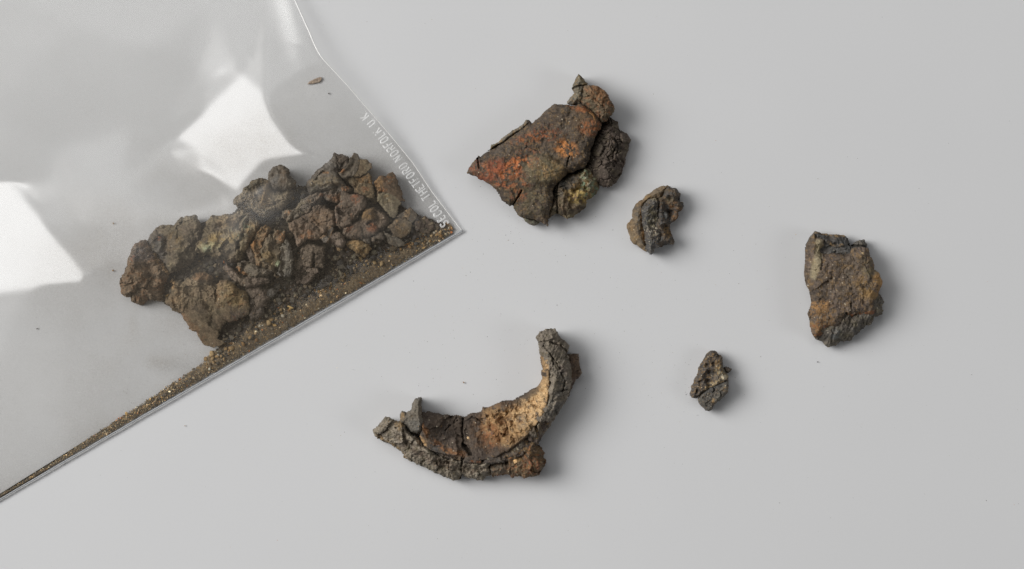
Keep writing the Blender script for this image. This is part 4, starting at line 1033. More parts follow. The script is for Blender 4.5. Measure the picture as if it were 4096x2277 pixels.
CH = [
 # name, label, transform, outline, palette, kwargs
 ('lumpy_chunk', 'knobbly brown chunk at the far left end of the heap in the bag', Z3, [(65, 1080), (80, 970), (130, 910), (170, 860), (190, 700), (255, 560), (290, 490), (370, 440), (460, 460), (500, 540), (600, 640), (700, 760), (780, 900), (760, 960), (720, 1030), (690, 1160), (700, 1290), (620, 1310), (560, 1290), (480, 1275), (420, 1330), (340, 1350), (260, 1310), (220, 1240), (160, 1240), (110, 1180)],
  [lin(104, 86, 66), UMBER, GREYB, BROWN], dict(z0=4, th=92, R=80, edge=.15, tex=LUMPY, patches=[(('e', 290, 690, 40, 40, 0, .5), RUST, .6, 20, .8), (None, lin(130, 92, 58), .42, 30, .6), (('e', 430, 640, 170, 90, 10, .4), lin(84, 80, 84), .7, 50, .8), (('l', [(530, 560), (600, 640), (610, 740), (700, 810), (780, 900)], 9), OCHRE, .65, 12, .85)], raise_=[(('p', [(480, 780), (560, 820), (600, 980), (500, 960), (440, 800)], 14), -18)])),
 ('rounded_chunk', 'dark rounded chunk with painted grey reflection on its left and pointed crest, second from left in bag', Z3, [(460, 430), (500, 350), (560, 290), (660, 235), (760, 228), (860, 225), (900, 160), (960, 120), (1050, 95), (1160, 90), (1200, 150), (1230, 230), (1230, 330), (1220, 430), (1170, 560), (1150, 640), (1080, 760), (950, 840), (800, 900), (740, 820), (620, 680), (520, 560), (470, 480)],
  [UMBER, lin(80, 72, 58), DARK, OLIVE], dict(z0=20, th=100, R=80, edge=.2, tex=PLATE + [('ridge', 6, 60)], patches=[(('p', [(470, 400), (690, 360), (720, 700), (760, 900), (520, 560)], 16), lin(86, 86, 90), .72, 40, .85), (('e', 860, 470, 130, 110, 0, .5), OCHRE, .5, 40, .6), (('e', 650, 410, 40, 30, 0, .5), RUST, .55, 16, .7)],  # grey patch on the left paints in the film's bluish reflection
   raise_=[(('p', [(950, 480), (1230, 250), (1220, 450), (1100, 760), (930, 830)], 16), -22), (('p', [(700, 380), (760, 380), (760, 700), (700, 700)], 8), -12)], cracks=[([(870, 230), (960, 200), (1150, 150)], 8, 12)])),
 ('brown_chunk', 'big rough tan-brown chunk reaching down to the seam at the lower left of the heap', Z4, [(0, 600), (60, 460), (100, 320), (180, 290), (280, 290), (400, 200), (560, 170), (650, 230), (700, 300), (840, 400), (900, 560), (960, 700), (990, 860), (870, 880), (760, 1030), (740, 1130), (840, 1180), (800, 1230), (660, 1245), (560, 1200), (500, 1130), (470, 1030), (370, 990), (280, 850), (210, 760), (130, 720), (70, 680)],
  [lin(106, 90, 70), UMBER, lin(96, 80, 62), OLIVE], dict(z0=6, th=104, R=90, edge=.15, tex=LUMPY + [('ridge', 8, 60)], patches=[(('e', 150, 500, 110, 150, -20, .5), lin(140, 116, 84), .6, 34, .8), (('e', 540, 240, 130, 60, 0, .5), lin(140, 100, 60), .6, 40, .75), (('e', 100, 350, 30, 60, -20, .5), TAN, .7, 14, .9), (('l', [(230, 780), (400, 970), (540, 1150)], 30), lin(126, 92, 62), .55, 30, .7), (('e', 470, 720, 130, 90, 0, .5), DARK, .55, 40, .6)],
   raise_=[(('p', [(560, 620), (760, 700), (720, 900), (680, 1120), (600, 1000), (620, 820)], 18), -26)], cracks=[([(250, 300), (320, 240), (420, 205)], 7, 22)])),
 ('ochre_slab', 'rounded ochre-faced slab leaning on the big rough chunk at the lower left', Z4, [(690, 560), (720, 420), (800, 310), (900, 290), (970, 320), (1040, 400), (1150, 480), (1195, 590), (1210, 690), (1200, 760), (1090, 830), (960, 880), (860, 860), (760, 760)],
  [lin(120, 100, 66), BROWN, OLIVE, UMBER], dict(z0=40, th=68, R=50, edge=.3, zb=10, tex=PLATE, tilt=(-.05, .02), patches=[(('e', 1050, 520, 140, 190, -30, .4), lin(138, 116, 74), .7, 60, .75), (('p', [(700, 700), (1210, 700), (1190, 780), (950, 890), (740, 780)], 16), lin(84, 76, 76), .75, 40, .85), (None, RUST, .3, 24, .5)])),
 ('green_chunk', 'chunk crusted yellow and pale green at the upper edge of the heap, left of middle', Z5, [(90, 740), (110, 640), (150, 520), (200, 420), (240, 290), (330, 240), (430, 235), (520, 225), (620, 230), (700, 180), (770, 140), (880, 190), (960, 270), (990, 370), (970, 470), (900, 580), (820, 700), (790, 820), (700, 880), (590, 890), (500, 860), (400, 850), (300, 790), (180, 770)],
  [lin(112, 98, 70), OLIVE, UMBER, GREYB], dict(z0=24, th=98, R=70, edge=.2, tex=PORE + [('fbm', 10, 80)], patches=[(('e', 440, 570, 240, 90, -12, .5), lin(160, 134, 70), .62, 40, .85), (('e', 280, 690, 150, 70, -10, .5), lin(168, 168, 132), .62, 34, .9), (('e', 260, 710, 60, 40, 0, .5), GREEN, .6, 16, .9), (('e', 740, 420, 110, 150, 20, .5), TURQ, .40, 20, .75), (('e', 900, 450, 80, 120, 0, .5), lin(168, 140, 96), .5, 16, .8), (('e', 560, 330, 140, 80, 0, .5), lin(140, 116, 84), .6, 30, .8), (('e', 220, 560, 70, 60, 0, .6), DARK, .7, 30, .8)],
   raise_=[(('l', [(660, 420), (760, 280), (820, 180)], 12), -18), (('l', [(850, 300), (830, 420), (780, 520)], 10), -20)])),
 ('leaf_strip', 'upright rusty curved strip to the right of the green crusted chunk', Z5, [(880, 690), (890, 620), (940, 550), (980, 480), (1040, 400), (1100, 380), (1160, 420), (1140, 480), (1080, 560), (1040, 640), (1020, 780), (1030, 900), (1000, 950), (950, 900), (940, 780), (900, 700)],
  [lin(112, 84, 52), UMBER, OLIVE, BROWN], dict(z0=40, th=76, R=22, edge=.35, zb=10, tex=LAYER, patches=[(('e', 910, 630, 30, 60, 0, .5), lin(176, 122, 62), .7, 20, .9), (('e', 1110, 400, 50, 30, 0, .5), OCHRE, .7, 20, .8), (None, lin(150, 104, 54), .45, 16, .7)])),
 ('grey_sliver', 'thin plum-grey sliver tucked under the rusty curved strip', Z5, [(825, 750), (825, 670), (880, 680), (940, 790), (965, 890), (890, 900), (860, 830)], PLUMS, dict(z0=20, th=70, R=16, edge=.4, zb=6, tex=LAYER)),
 ('tan_chunk', 'upright chunk with a tan crumbly face and a pale green fleck at its foot', Z5, [(1010, 880), (1030, 760), (1060, 600), (1150, 500), (1230, 440), (1360, 460), (1350, 580), (1330, 700), (1315, 850), (1310, 950), (1230, 990), (1225, 1085), (1180, 1010), (1120, 990), (1040, 960)],
  [lin(112, 98, 76), GREYB, UMBER, OLIVE], dict(z0=34, th=96, R=50, edge=.3, zb=8, tex=PORE, patches=[(('e', 1130, 840, 90, 140, 0, .5), lin(146, 122, 78), .6, 40, .8), (('e', 1310, 520, 60, 90, 0, .5), lin(168, 118, 70), .55, 20, .85), (('e', 1265, 915, 26, 50, 0, .5), lin(190, 205, 170), .8, 12, .95), (('e', 1150, 640, 110, 90, 0, .5), GREYB, .7, 40, .6)])),
 ('ribbed_slab', 'grey upright ribbed slab standing beside the tan crumbly chunk', Z10, [(700, 120), (740, 40), (790, 10), (850, 60), (880, 250), (892, 350), (870, 580), (830, 625), (760, 612), (745, 560), (690, 600), (640, 560), (690, 420), (705, 260)],
  [lin(104, 104, 94), SLATE, GREYB, SLATE], dict(z0=44, th=72, R=22, edge=.35, zb=10, tex=[('grain', 5, 11), ('fbm', 6, 30), ('stria', 8, 20, None, 8)], raise_=[(('l', [(730, 80), (740, 300), (730, 560)], 14), -20)])),
 ('curved_sliver', 'long curved plum-grey sliver below the tan crumbly chunk', Z5, [(500, 960), (530, 920), (600, 980), (700, 1070), (800, 1120), (900, 1090), (1050, 1100), (1140, 1130), (1120, 1180), (1000, 1215), (900, 1240), (800, 1240), (700, 1195), (600, 1140), (540, 1060)],
  [lin(106, 96, 88), PLUM, GREYB, UMBER], dict(z0=30, th=66, R=26, edge=.3, zb=8, tex=LAYER)),
 ('folded_flake', 'folded grey flake with an ochre edge just above the long curved sliver', Z5, [(680, 970), (690, 900), (800, 880), (940, 900), (1000, 970), (1100, 980), (1190, 1005), (1100, 1085), (1000, 1105), (880, 1095), (780, 1080), (720, 1020)],
  [GREYB, SLATE, UMBER, OLIVE], dict(z0=30, th=76, R=40, edge=.25, zb=8, tex=LAYER, raise_=[(('e', 760, 950, 70, 60, 0, .5), -20)], patches=[(('l', [(690, 980), (740, 1030), (800, 1060)], 12), lin(160, 112, 60), .7, 14, .85)])),
 ('plum_chunk', 'plum-grey chunk under the long curved sliver, beside the ochre-faced slab', Z5, [(800, 1330), (790, 1260), (880, 1235), (1000, 1220), (1100, 1290), (1130, 1400), (1090, 1520), (960, 1560), (900, 1500), (850, 1420)], PLUMS, dict(z0=10, th=70, R=60, edge=.2, tex=PLATE)),
 ('grey_wedge', 'dim grey wedge against the grit, below the plum-grey chunk', Z4, [(1190, 600), (1260, 540), (1340, 540), (1400, 620), (1400, 760), (1340, 840), (1240, 870), (1200, 800)], [PLUM, GREYB, SLATE, UMBER], dict(z0=8, th=66, R=40, edge=.25, tex=LAYER)),
 ('slate_crumb', 'bluish slate crumb at the upper rim of the sand', Z10, [(450, 900), (500, 840), (570, 820), (620, 850), (600, 930), (540, 970), (480, 975)], SLATES, dict(z0=10, th=50, R=22, edge=.3, tex=LAYER)),
 ('lobed_chunk', 'olive-brown lobed chunk forming the left shoulder of the heap top', Z6, [(65, 780), (90, 690), (150, 640), (220, 540), (300, 470), (400, 420), (480, 410), (560, 430), (590, 480), (600, 560), (700, 580), (800, 560), (900, 560), (960, 540), (950, 600), (880, 680), (860, 750), (760, 830), (640, 900), (540, 960), (440, 940), (340, 900), (250, 860), (140, 830)],
  [lin(100, 90, 70), UMBER, GREYB, OLIVE], dict(z0=14, th=98, R=70, edge=.18, tex=LUMPY, patches=[(('l', [(570, 500), (530, 640), (500, 780)], 26), lin(146, 118, 72), .65, 24, .8), (('e', 430, 540, 70, 50, 20, .5), DARK, .75, 20, .8), (('e', 300, 520, 120, 70, -40, .5), lin(66, 70, 64), .55, 24, .7)], raise_=[(('e', 440, 540, 40, 30, 20, .4), -18), (('p', [(860, 600), (960, 560), (940, 700), (850, 780)], 10), -24), (('p', [(560, 520), (620, 560), (560, 840), (480, 880)], 12), -14)], cracks=[([(640, 760), (720, 740), (780, 720)], 5, 14), ([(580, 800), (700, 770), (850, 740)], 6, 16)])),
 ('round_knob', 'small upright grey knob on top of the olive-brown lobed chunk', Z6, [(535, 360), (570, 310), (640, 250), (720, 225), (790, 235), (800, 265), (840, 280), (850, 320), (850, 370), (900, 410), (940, 460), (940, 520), (860, 560), (750, 570), (680, 555), (610, 520), (580, 460), (545, 400)],
  [lin(92, 88, 78), SLATE, UMBER, GREYB], dict(z0=40, th=88, R=44, edge=.25, zb=4, tex=[('grain', 8, 16), ('fbm', 7, 40), ('stria', 8, 22, None, 5)], patches=[(('e', 680, 430, 50, 90, 0, .5), SLATE, .6, 24, .7), (('e', 770, 380, 50, 90, 0, .5), BROWN, .6, 20, .7)])),
 ('domed_shell', 'dark domed shell with a pale ribbed band at the top of the heap', Z7, [(100, 560), (110, 500), (150, 460), (200, 390), (250, 320), (340, 260), (400, 240), (440, 180), (480, 130), (500, 92), (540, 112), (580, 200), (570, 290), (560, 350), (560, 400), (600, 470), (645, 540), (560, 560), (470, 590), (350, 620), (250, 660), (160, 690), (120, 640)],
  [lin(86, 84, 82), SLATE, GREYB, DARK], dict(z0=36, th=90, R=60, edge=.2, zb=6, tex=PLATE + [('stria', 5, 16, None, 70)], patches=[(('l', [(180, 520), (320, 500), (520, 490)], 20), lin(150, 128, 92), .6, 16, .8), (('p', [(180, 480), (340, 370), (500, 400), (600, 500), (400, 600), (160, 660)], 14), lin(104, 100, 86), .6, 40, .7), (('l', [(350, 360), (410, 370)], 8), lin(170, 124, 78), .7, 10, .8)], raise_=[(('p', [(160, 500), (340, 370), (500, 390), (600, 500), (400, 610), (160, 670)], 10), 16), (('e', 380, 560, 200, 34, -8, .5), -12)])),
 ('angular_chunk', 'dark angular chunk at the highest point of the heap', Z7, [(500, 95), (550, 112), (620, 122), (680, 135), (692, 180), (690, 240), (660, 280), (610, 315), (560, 290), (540, 200)], [DARK, UMBER, lin(86, 78, 74), SLATE], dict(z0=50, th=80, R=22, edge=.4, zb=10, tex=LAYER + [('pit', 12, 26)])),
 ('ridged_strip', 'curved ridged strip standing on edge at the top of the heap', Z7, [(570, 370), (600, 320), (660, 280), (700, 220), (730, 140), (770, 90), (820, 100), (850, 140), (850, 220), (830, 300), (790, 370), (740, 420), (650, 435), (600, 410)],
  [lin(92, 90, 78), UMBER, SLATE, GREYB], dict(z0=60, th=76, R=22, edge=.4, zb=10, tex=[('grain', 5, 11), ('fbm', 5, 30)], raise_=[(('l', [(640, 370), (720, 290), (780, 180), (800, 120)], 14), -20)], patches=[(('e', 600, 330, 30, 30, 0, .5), lin(170, 112, 60), .7, 12, .9)])),
 ('ribbed_flake', 'brown ribbed flake behind the curved ridged strip, nearest the lettering', Z7, [(760, 412), (800, 350), (840, 260), (860, 170), (920, 180), (970, 200), (1010, 240), (1015, 290), (990, 320), (960, 350), (880, 400), (800, 425)], [GREYB, BROWN, UMBER, OLIVE], dict(z0=40, th=80, R=30, edge=.3, zb=10, tex=[('stria', 7, 16, None, 30), ('fbm', 5, 30)], raise_=[(('l', [(970, 210), (960, 330)], 9), -18)])),
 ('ochre_plate', 'smooth ochre-brown plate below the curved ridged strip', Z7, [(640, 440), (740, 430), (860, 420), (980, 370), (1010, 440), (1040, 540), (1055, 650), (1062, 745), (1000, 730), (900, 690), (800, 640), (740, 560), (690, 490)],
  [lin(112, 90, 58), BROWN, UMBER, OLIVE], dict(z0=40, th=62, R=24, edge=.4, zb=10, tex=PLATE, tilt=(.05, .05), patches=[(('e', 930, 470, 90, 70, 30, .5), lin(146, 104, 52), .55, 26, .8), (('e', 950, 610, 60, 40, 0, .5), RUST, .55, 20, .8), (('p', [(640, 440), (690, 430), (760, 560), (820, 650), (760, 620)], 8), GREYB, .7, 20, .7)])),
 ('porous_chunk', 'porous dark brown chunk with tan grains, closest to the lettered edge', Z7, [(1060, 510), (1100, 470), (1130, 420), (1180, 410), (1230, 420), (1290, 380), (1320, 370), (1350, 400), (1380, 480), (1420, 560), (1450, 640), (1490, 760), (1420, 760), (1330, 690), (1200, 640), (1150, 640), (1145, 740), (1110, 760), (1100, 640), (1070, 560)],
  [lin(92, 76, 62), UMBER, DARK, BROWN], dict(z0=20, th=90, R=30, edge=.3, tex=PORE, patches=[(('e', 1120, 520, 60, 110, 0, .5), lin(176, 136, 86), .6, 16, .85), (('e', 1190, 600, 50, 26, 0, .5), lin(180, 116, 60), .65, 12, .9), (('e', 1280, 440, 80, 70, 0, .5), lin(150, 100, 54), .42, 12, .8), (('e', 1120, 650, 24, 90, 0, .5), lin(170, 146, 116), .6, 14, .8)])),
 ('oval_shell', 'oval pale olive-grey shell lying against the porous dark brown chunk', Z7, [(1125, 760), (1140, 680), (1190, 640), (1270, 640), (1350, 690), (1400, 740), (1432, 800), (1405, 900), (1345, 1000), (1290, 970), (1220, 900), (1160, 830)],
  [lin(118, 114, 94), OLIVE, lin(104, 98, 80), GREYB], dict(z0=40, th=58, R=30, edge=.3, zb=10, tex=PLATE, raise_=[(('e', 1260, 790, 60, 140, -30, .3), -10), (('l', [(1290, 680), (1350, 780), (1350, 900)], 14), 12)], patches=[(('e', 1240, 740, 50, 50, 0, .5), lin(140, 110, 66), .5, 20, .7)])),
 ('ragged_ledge', 'ragged dark ledge with a rusty lip running under the domed shell', Z7, [(0, 850), (80, 760), (150, 700), (260, 650), (350, 640), (440, 600), (560, 570), (620, 550), (690, 560), (750, 600), (700, 650), (620, 690), (610, 770), (520, 790), (400, 740), (350, 710), (230, 770), (210, 800), (150, 880), (100, 940), (20, 910)],
  [GREYB, SLATE, UMBER, BROWN], dict(z0=44, th=66, R=22, edge=.4, zb=10, tex=LAYER + [('terrace', 7, 50)], patches=[(('p', [(400, 700), (610, 660), (600, 780), (500, 780)], 10), lin(124, 82, 46), .7, 24, .85), (('e', 330, 690, 40, 24, 0, .5), RUST, .6, 14, .7), (('e', 650, 590, 50, 40, 0, .5), lin(160, 104, 56), .6, 16, .8), (('e', 140, 790, 30, 30, 0, .5), OCHRE, .6, 14, .7)])),
 ('wide_plate', 'broad matt brown plate in the middle of the heap', Z8, [(60, 480), (150, 430), (230, 400), (320, 330), (380, 280), (450, 210), (560, 220), (640, 270), (690, 320), (720, 420), (725, 500), (690, 530), (620, 540), (580, 610), (530, 680), (440, 720), (340, 700), (260, 740), (190, 800), (170, 740), (150, 640), (90, 570)],
  [lin(94, 80, 68), UMBER, lin(104, 86, 68), PLUM], dict(z0=56, th=64, R=36, edge=.3, zb=14, tex=PLATE, patches=[(('e', 500, 400, 130, 90, 0, .5), lin(124, 94, 60), .5, 40, .6), (('e', 320, 650, 100, 60, 0, .5), lin(150, 98, 52), .5, 20, .75)])),
 ('creased_plate', 'creased plum-brown plate with a rusty corner, right of the broad brown plate', Z8, [(820, 40), (880, 60), (960, 80), (1050, 70), (1130, 110), (1170, 170), (1150, 250), (1080, 310), (1050, 400), (960, 450), (900, 500), (850, 560), (740, 520), (730, 400), (740, 250), (800, 180)],
  [lin(94, 82, 74), PLUM, UMBER, GREYB], dict(z0=52, th=66, R=26, edge=.3, zb=14, tex=LAYER, hfun=lambda X, Y, sd, t: 16 * (1 - sst(0, 45, seg_dist(X, Y, t.all([(830, 60), (860, 260), (900, 480)])))), patches=[(('e', 1020, 130, 50, 60, 0, .5), lin(164, 92, 48), .6, 22, .85), (None, RUST, .28, 20, .5)], cracks=[([(1060, 330), (1000, 430), (960, 450)], 6, 20)])),
 ('stained_slab', 'wide slab with two orange-ochre stained bumps, below the creased plate', Z8, [(840, 540), (900, 490), (1000, 470), (1090, 430), (1100, 360), (1150, 280), (1260, 255), (1350, 300), (1440, 340), (1490, 420), (1450, 520), (1350, 580), (1300, 640), (1230, 655), (1180, 700), (1080, 690), (960, 700), (880, 690), (840, 620)],
  [lin(96, 80, 66), GREYB, UMBER, PLUM], dict(z0=36, th=74, R=44, edge=.2, zb=8, tex=PLATE, patches=[(('e', 1190, 350, 90, 80, 0, .5), lin(150, 116, 64), .65, 34, .85), (('e', 1250, 540, 70, 60, 20, .5), lin(164, 98, 52), .62, 24, .9), (('e', 950, 560, 80, 40, 0, .5), lin(140, 84, 50), .5, 22, .7)], raise_=[(('e', 1200, 350, 90, 80, 0, .7), 12), (('e', 1250, 550, 70, 70, 20, .6), 12), (('l', [(1290, 350), (1330, 450), (1330, 580)], 20), -14), (('l', [(1100, 430), (1150, 600), (1180, 690)], 16), -14)])),
 ('split_wedge', 'matt grey-brown wedge split by a narrow black crack, above the sand', Z8, [(120, 1110), (170, 1000), (230, 910), (290, 770), (380, 785), (480, 800), (550, 830), (560, 900), (560, 1000), (550, 1090), (470, 1100), (350, 1100), (260, 1080), (200, 1140)],
  [lin(100, 90, 78), UMBER, lin(92, 80, 72), GREYB], dict(z0=36, th=62, R=26, edge=.4, zb=8, tex=PLATE, cracks=[([(424, 925), (416, 1000), (414, 1090)], 6, 46)], raise_=[(('p', [(120, 1110), (290, 770), (310, 1000), (260, 1090)], 12), -14)])),
 ('plum_slab', 'flat plum-brown slab half sunk in the sand under the split wedge', Z8, [(110, 1160), (250, 1100), (360, 1110), (480, 1110), (490, 1180), (420, 1200), (390, 1290), (300, 1345), (180, 1335), (140, 1290), (150, 1230)], PLUMS, dict(z0=16, th=48, R=22, edge=.35, tex=PLATE, cracks=[([(220, 1210), (360, 1190)], 4, 10)])),
 ('hooked_flake', 'small hook-shaped slate flake with tan rims on the broad brown plate', Z8, [(510, 690), (560, 660), (580, 600), (600, 560), (650, 525), (690, 540), (690, 580), (660, 610), (670, 650), (650, 700), (620, 765), (560, 745)], [SLATE, lin(84, 82, 80), SLATE, GREYB], dict(z0=70, th=44, R=10, edge=.5, zb=20, step=1.6, tex=[('fbm', 4, 18)], patches=[(('l', [(520, 690), (570, 660), (600, 570), (650, 530)], 7), lin(150, 116, 78), .7, 10, .8), (('l', [(690, 580), (670, 650), (620, 760)], 7), lin(150, 116, 78), .7, 10, .8)])),
 ('purple_crumb', 'purplish grey rounded crumb right of the hook-shaped flake', Z8, [(640, 720), (680, 620), (740, 600), (800, 630), (850, 690), (875, 745), (830, 815), (770, 820), (700, 780)], [lin(102, 92, 88), PLUM, GREYB, UMBER], dict(z0=36, th=60, R=36, edge=.2, zb=8, tex=LAYER)),
 ('ochre_lump', 'ochre crumbly lump resting on the grit at the right of the heap', Z8, [(880, 780), (960, 740), (1000, 715), (1060, 730), (1130, 760), (1200, 790), (1222, 840), (1190, 920), (1150, 955), (1080, 920), (1010, 875), (930, 830)], [lin(132, 112, 74), OCHRE, OLIVE, BROWN], dict(z0=24, th=52, R=30, edge=.25, tex=[('grain', 5, 14), ('fbm', 6, 30), ('grain', 3, 7)], patches=[(None, lin(170, 136, 84), .45, 16, .8)])),
 ('granular_flake', 'granular grey pointed flake lying on the grit near the corner', Z9, [(140, 895), (200, 930), (260, 970), (330, 1000), (400, 1020), (450, 1060), (462, 1115), (400, 1135), (320, 1125), (250, 1090), (200, 1060), (160, 980)], [GREY, SLATE, GREYB, lin(90, 94, 86)], dict(z0=24, th=44, R=18, edge=.35, tex=[('grain', 6, 9), ('fbm', 4, 30)])),
 ('curled_shell', 'small curled shell with an ochre bowl, left of the corner chunk', Z9, [(235, 830), (290, 770), (330, 700), (420, 690), (480, 720), (560, 760), (582, 820), (560, 880), (500, 950), (420, 990), (330, 970), (270, 910)], [lin(98, 88, 70), UMBER, OLIVE, BROWN], dict(z0=24, th=56, R=24, edge=.3, tex=PLATE, raise_=[(('e', 420, 830, 110, 90, -20, .4), -16)], patches=[(('e', 430, 850, 90, 70, 0, .5), lin(140, 114, 72), .55, 22, .7), (('l', [(340, 730), (330, 800), (330, 860)], 9), TAN, .5, 12, .6)])),
 ('corner_chunk', 'dark plum cracked chunk nearest the sharp corner of the bag', Z9, [(640, 730), (720, 690), (800, 670), (860, 710), (900, 780), (925, 850), (860, 910), (760, 910), (680, 890), (630, 810)], [PLUM, lin(84, 70, 64), DARK, UMBER], dict(z0=20, th=52, R=32, edge=.25, tex=PLATE, cracks=[([(760, 690), (790, 760), (800, 830)], 3.5, 14)])),
 ('grey_rubble', 'grey rubbly piece with pale grains above the small curled shell', Z9, [(330, 660), (420, 620), (510, 560), (580, 535), (640, 600), (655, 690), (600, 750), (560, 765), (480, 710), (400, 690)], [GREY, SLATE, GREYB, GREYB], dict(z0=26, th=56, R=24, edge=.25, tex=PORE, patches=[(('l', [(520, 570), (500, 650), (470, 700)], 16), lin(180, 150, 110), .6, 12, .85)])),
 ('grey_flake', 'flat blue-grey flake right in the tip of the bag', Z9, [(1030, 850), (1100, 835), (1135, 870), (1105, 935), (1060, 905)], [lin(110, 110, 108), GREY, SLATE, GREY], dict(z0=12, th=18, R=8, edge=.5, step=1.6, tex=[('fbm', 3, 14)])),
 ('orange_lump', 'soft orange-ochre lump in the tip of the bag under the first letter', Z9, [(1115, 780), (1150, 745), (1200, 800), (1250, 850), (1240, 880), (1170, 875), (1120, 840)], [lin(172, 122, 72), OCHRE, lin(150, 112, 66), BROWN], dict(z0=10, th=20, R=14, edge=.3, step=1.6, tex=[('grain', 4, 9)])),
 ('rusty_crumb', 'small rusty-topped crumb in the hollow below the lobed chunk', Z6, [(760, 880), (830, 855), (900, 870), (945, 930), (1000, 960), (930, 1000), (850, 1020), (780, 990)], [GREYB, OLIVE, BROWN, SLATE], dict(z0=40, th=50, R=20, edge=.3, zb=6, tex=PORE, patches=[(('e', 850, 900, 50, 26, 0, .5), lin(160, 110, 62), .65, 14, .85)])),
 ('grey_crumb', 'smooth grey crumb under the right end of the stained slab', Z7, [(865, 1250), (920, 1205), (985, 1250), (1035, 1310), (1000, 1395), (930, 1355)], [lin(100, 96, 90), SLATE, GREYB, GREY], dict(z0=20, th=56, R=20, edge=.3, tex=[('fbm', 5, 24), ('fbm', 3, 9)])),
 ('dark_crumb', 'granular dark crumb between the stained slab and the granular flake', Z7, [(1040, 1300), (1100, 1230), (1185, 1225), (1200, 1300), (1130, 1355), (1060, 1370)], [UMBER, GREYB, DARK, SLATE], dict(z0=16, th=52, R=20, edge=.25, tex=[('grain', 6, 11), ('fbm', 5, 24)])),
 ('back_slab', 'shadowed dark slab behind the broad brown plate', Z6, [(830, 1020), (870, 900), (980, 800), (1080, 700), (1200, 640), (1340, 650), (1290, 760), (1150, 850), (1060, 930), (960, 1000)], [GREYB, SLATE, OLIVE, UMBER], dict(z0=26, th=58, R=24, edge=.35, zb=6, tex=LAYER, patches=[(('e', 1080, 880, 50, 50, 0, .5), OLIVE, .6, 24, .7)])),
]
for (nm, lb, tt, outl, pal, kw) in CH:
    kw = dict(kw)
    st = kw.pop('step', 2.0)
    hr = random.Random(nm)
    if nm not in ('grey_flake', 'orange_lump'):
        a_ = hr.uniform(0, 6.28)
        kw.setdefault('tilt', (.17 * math.cos(a_), .17 * math.sin(a_)))
        kw['tex'] = list(kw.get('tex', ())) + [('facet', .30, 80), ('facet', .22, 30)]
        kw['flat'] = .38
        kw['grow'] = 4.5
        kw['bright'] = 1.42
        kw['z0'] = kw['z0'] + hr.uniform(-8, 8) if kw['z0'] > 14 else kw['z0']
        kw['edge'] = min(.6, kw.get('edge', .35) + .12)
    DUSTY = lin(96, 85, 72)
    pal = [c * .72 + DUSTY * .28 for c in pal]
    if 'patches' in kw: kw['patches'] = [(z, c, d - .03, w, g * .85) for (z, c, d, w, g) in kw['patches']]
    relief(nm, outl, tt, pal, None, label=lb, cat='iron fragment', group=GRP, cap=CAP, step=st, rag=kw.pop('rag', 7.5), **kw)

# ------------------------------------------------------------------ crumbs, splinters, sand
ICO_V = []
ph = (1 + 5 ** .5) / 2
for a in (-1, 1):
    for b in (-ph, ph):
        ICO_V += [(0, a, b), (a, b, 0), (b, 0, a)]
ICO_V = np.array(ICO_V) / math.hypot(1, ph)
ICO_F = []
for i in range(12):
    for j in range(i + 1, 12):
        for k in range(j + 1, 12):
            d = [np.linalg.norm(ICO_V[p] - ICO_V[q]) for p, q in ((i, j), (j, k), (i, k))]
            if max(d) < 1.1:
                nrm = np.cross(ICO_V[j] - ICO_V[i], ICO_V[k] - ICO_V[i])
                ICO_F.append((i, j, k) if nrm @ ICO_V[i] > 0 else (i, k, j))
ICO_F = np.array(ICO_F)


def subdiv(V, F):
    V = list(map(tuple, V)); mid = {}; out = []

    def m(a, b):
        k = (min(a, b), max(a, b))
        if k not in mid:
            p = (np.array(V[a]) + np.array(V[b])) / 2
            V.append(tuple(p / np.linalg.norm(p))); mid[k] = len(V) - 1
        return mid[k]
    for a, b, c in F:
        x, y, z = m(a, b), m(b, c), m(c, a)
        out += [(a, x, z), (x, b, y), (z, y, c), (x, y, z)]
    return np.array(V), np.array(out)


ICO2 = subdiv(ICO_V, ICO_F)


def sand_mask(x, y):
    return sdf_poly(np.asarray(x), np.asarray(y), sand_poly)


SANDC = np.array([lin(104, 92, 74), lin(84, 78, 68), lin(70, 66, 62), lin(132, 108, 70), lin(150, 126, 94), lin(172, 150, 118), lin(94, 88, 74), lin(150, 92, 50), lin(196, 182, 150)])


def grains(name, xs, ys, zs_, rs_, probs, seed, kind='stuff'):
    r = np.random.default_rng(seed)
    n = len(xs)
    Q = r.normal(size=(n, 3, 3)); Q, _ = np.linalg.qr(Q)
    sc = rs_[:, None, None] * r.uniform(.5, 1.45, (n, 1, 3))
    V = ICO_V[None] * (1 + r.normal(0, .26, (n, 12, 1))) * sc
    V = V @ Q
    V[:, :, 2] *= 0.75
    V[:, :, 0] += xs[:, None]; V[:, :, 1] += ys[:, None]; V[:, :, 2] += zs_[:, None]
    F = (ICO_F[None] + 12 * np.arange(n)[:, None, None]).reshape(-1, 3)
    F = F[:, ::-1]
    c = (1.95 if 'sand' in name else 1.05) * SANDC[r.choice(len(SANDC), n, p=probs)] * r.uniform(.55, 1.55, (n, 1))
    V = V.reshape(-1, 3)
    o = mesh_obj(name, W(V[:, 0], V[:, 1], V[:, 2]), [F], CRUST, None, W(1000, 1200, 0), np.repeat(c, 12, 0), np.zeros(n * 12), smooth=False)
    o['kind'] = kind
    return o


rg = np.random.default_rng(21)
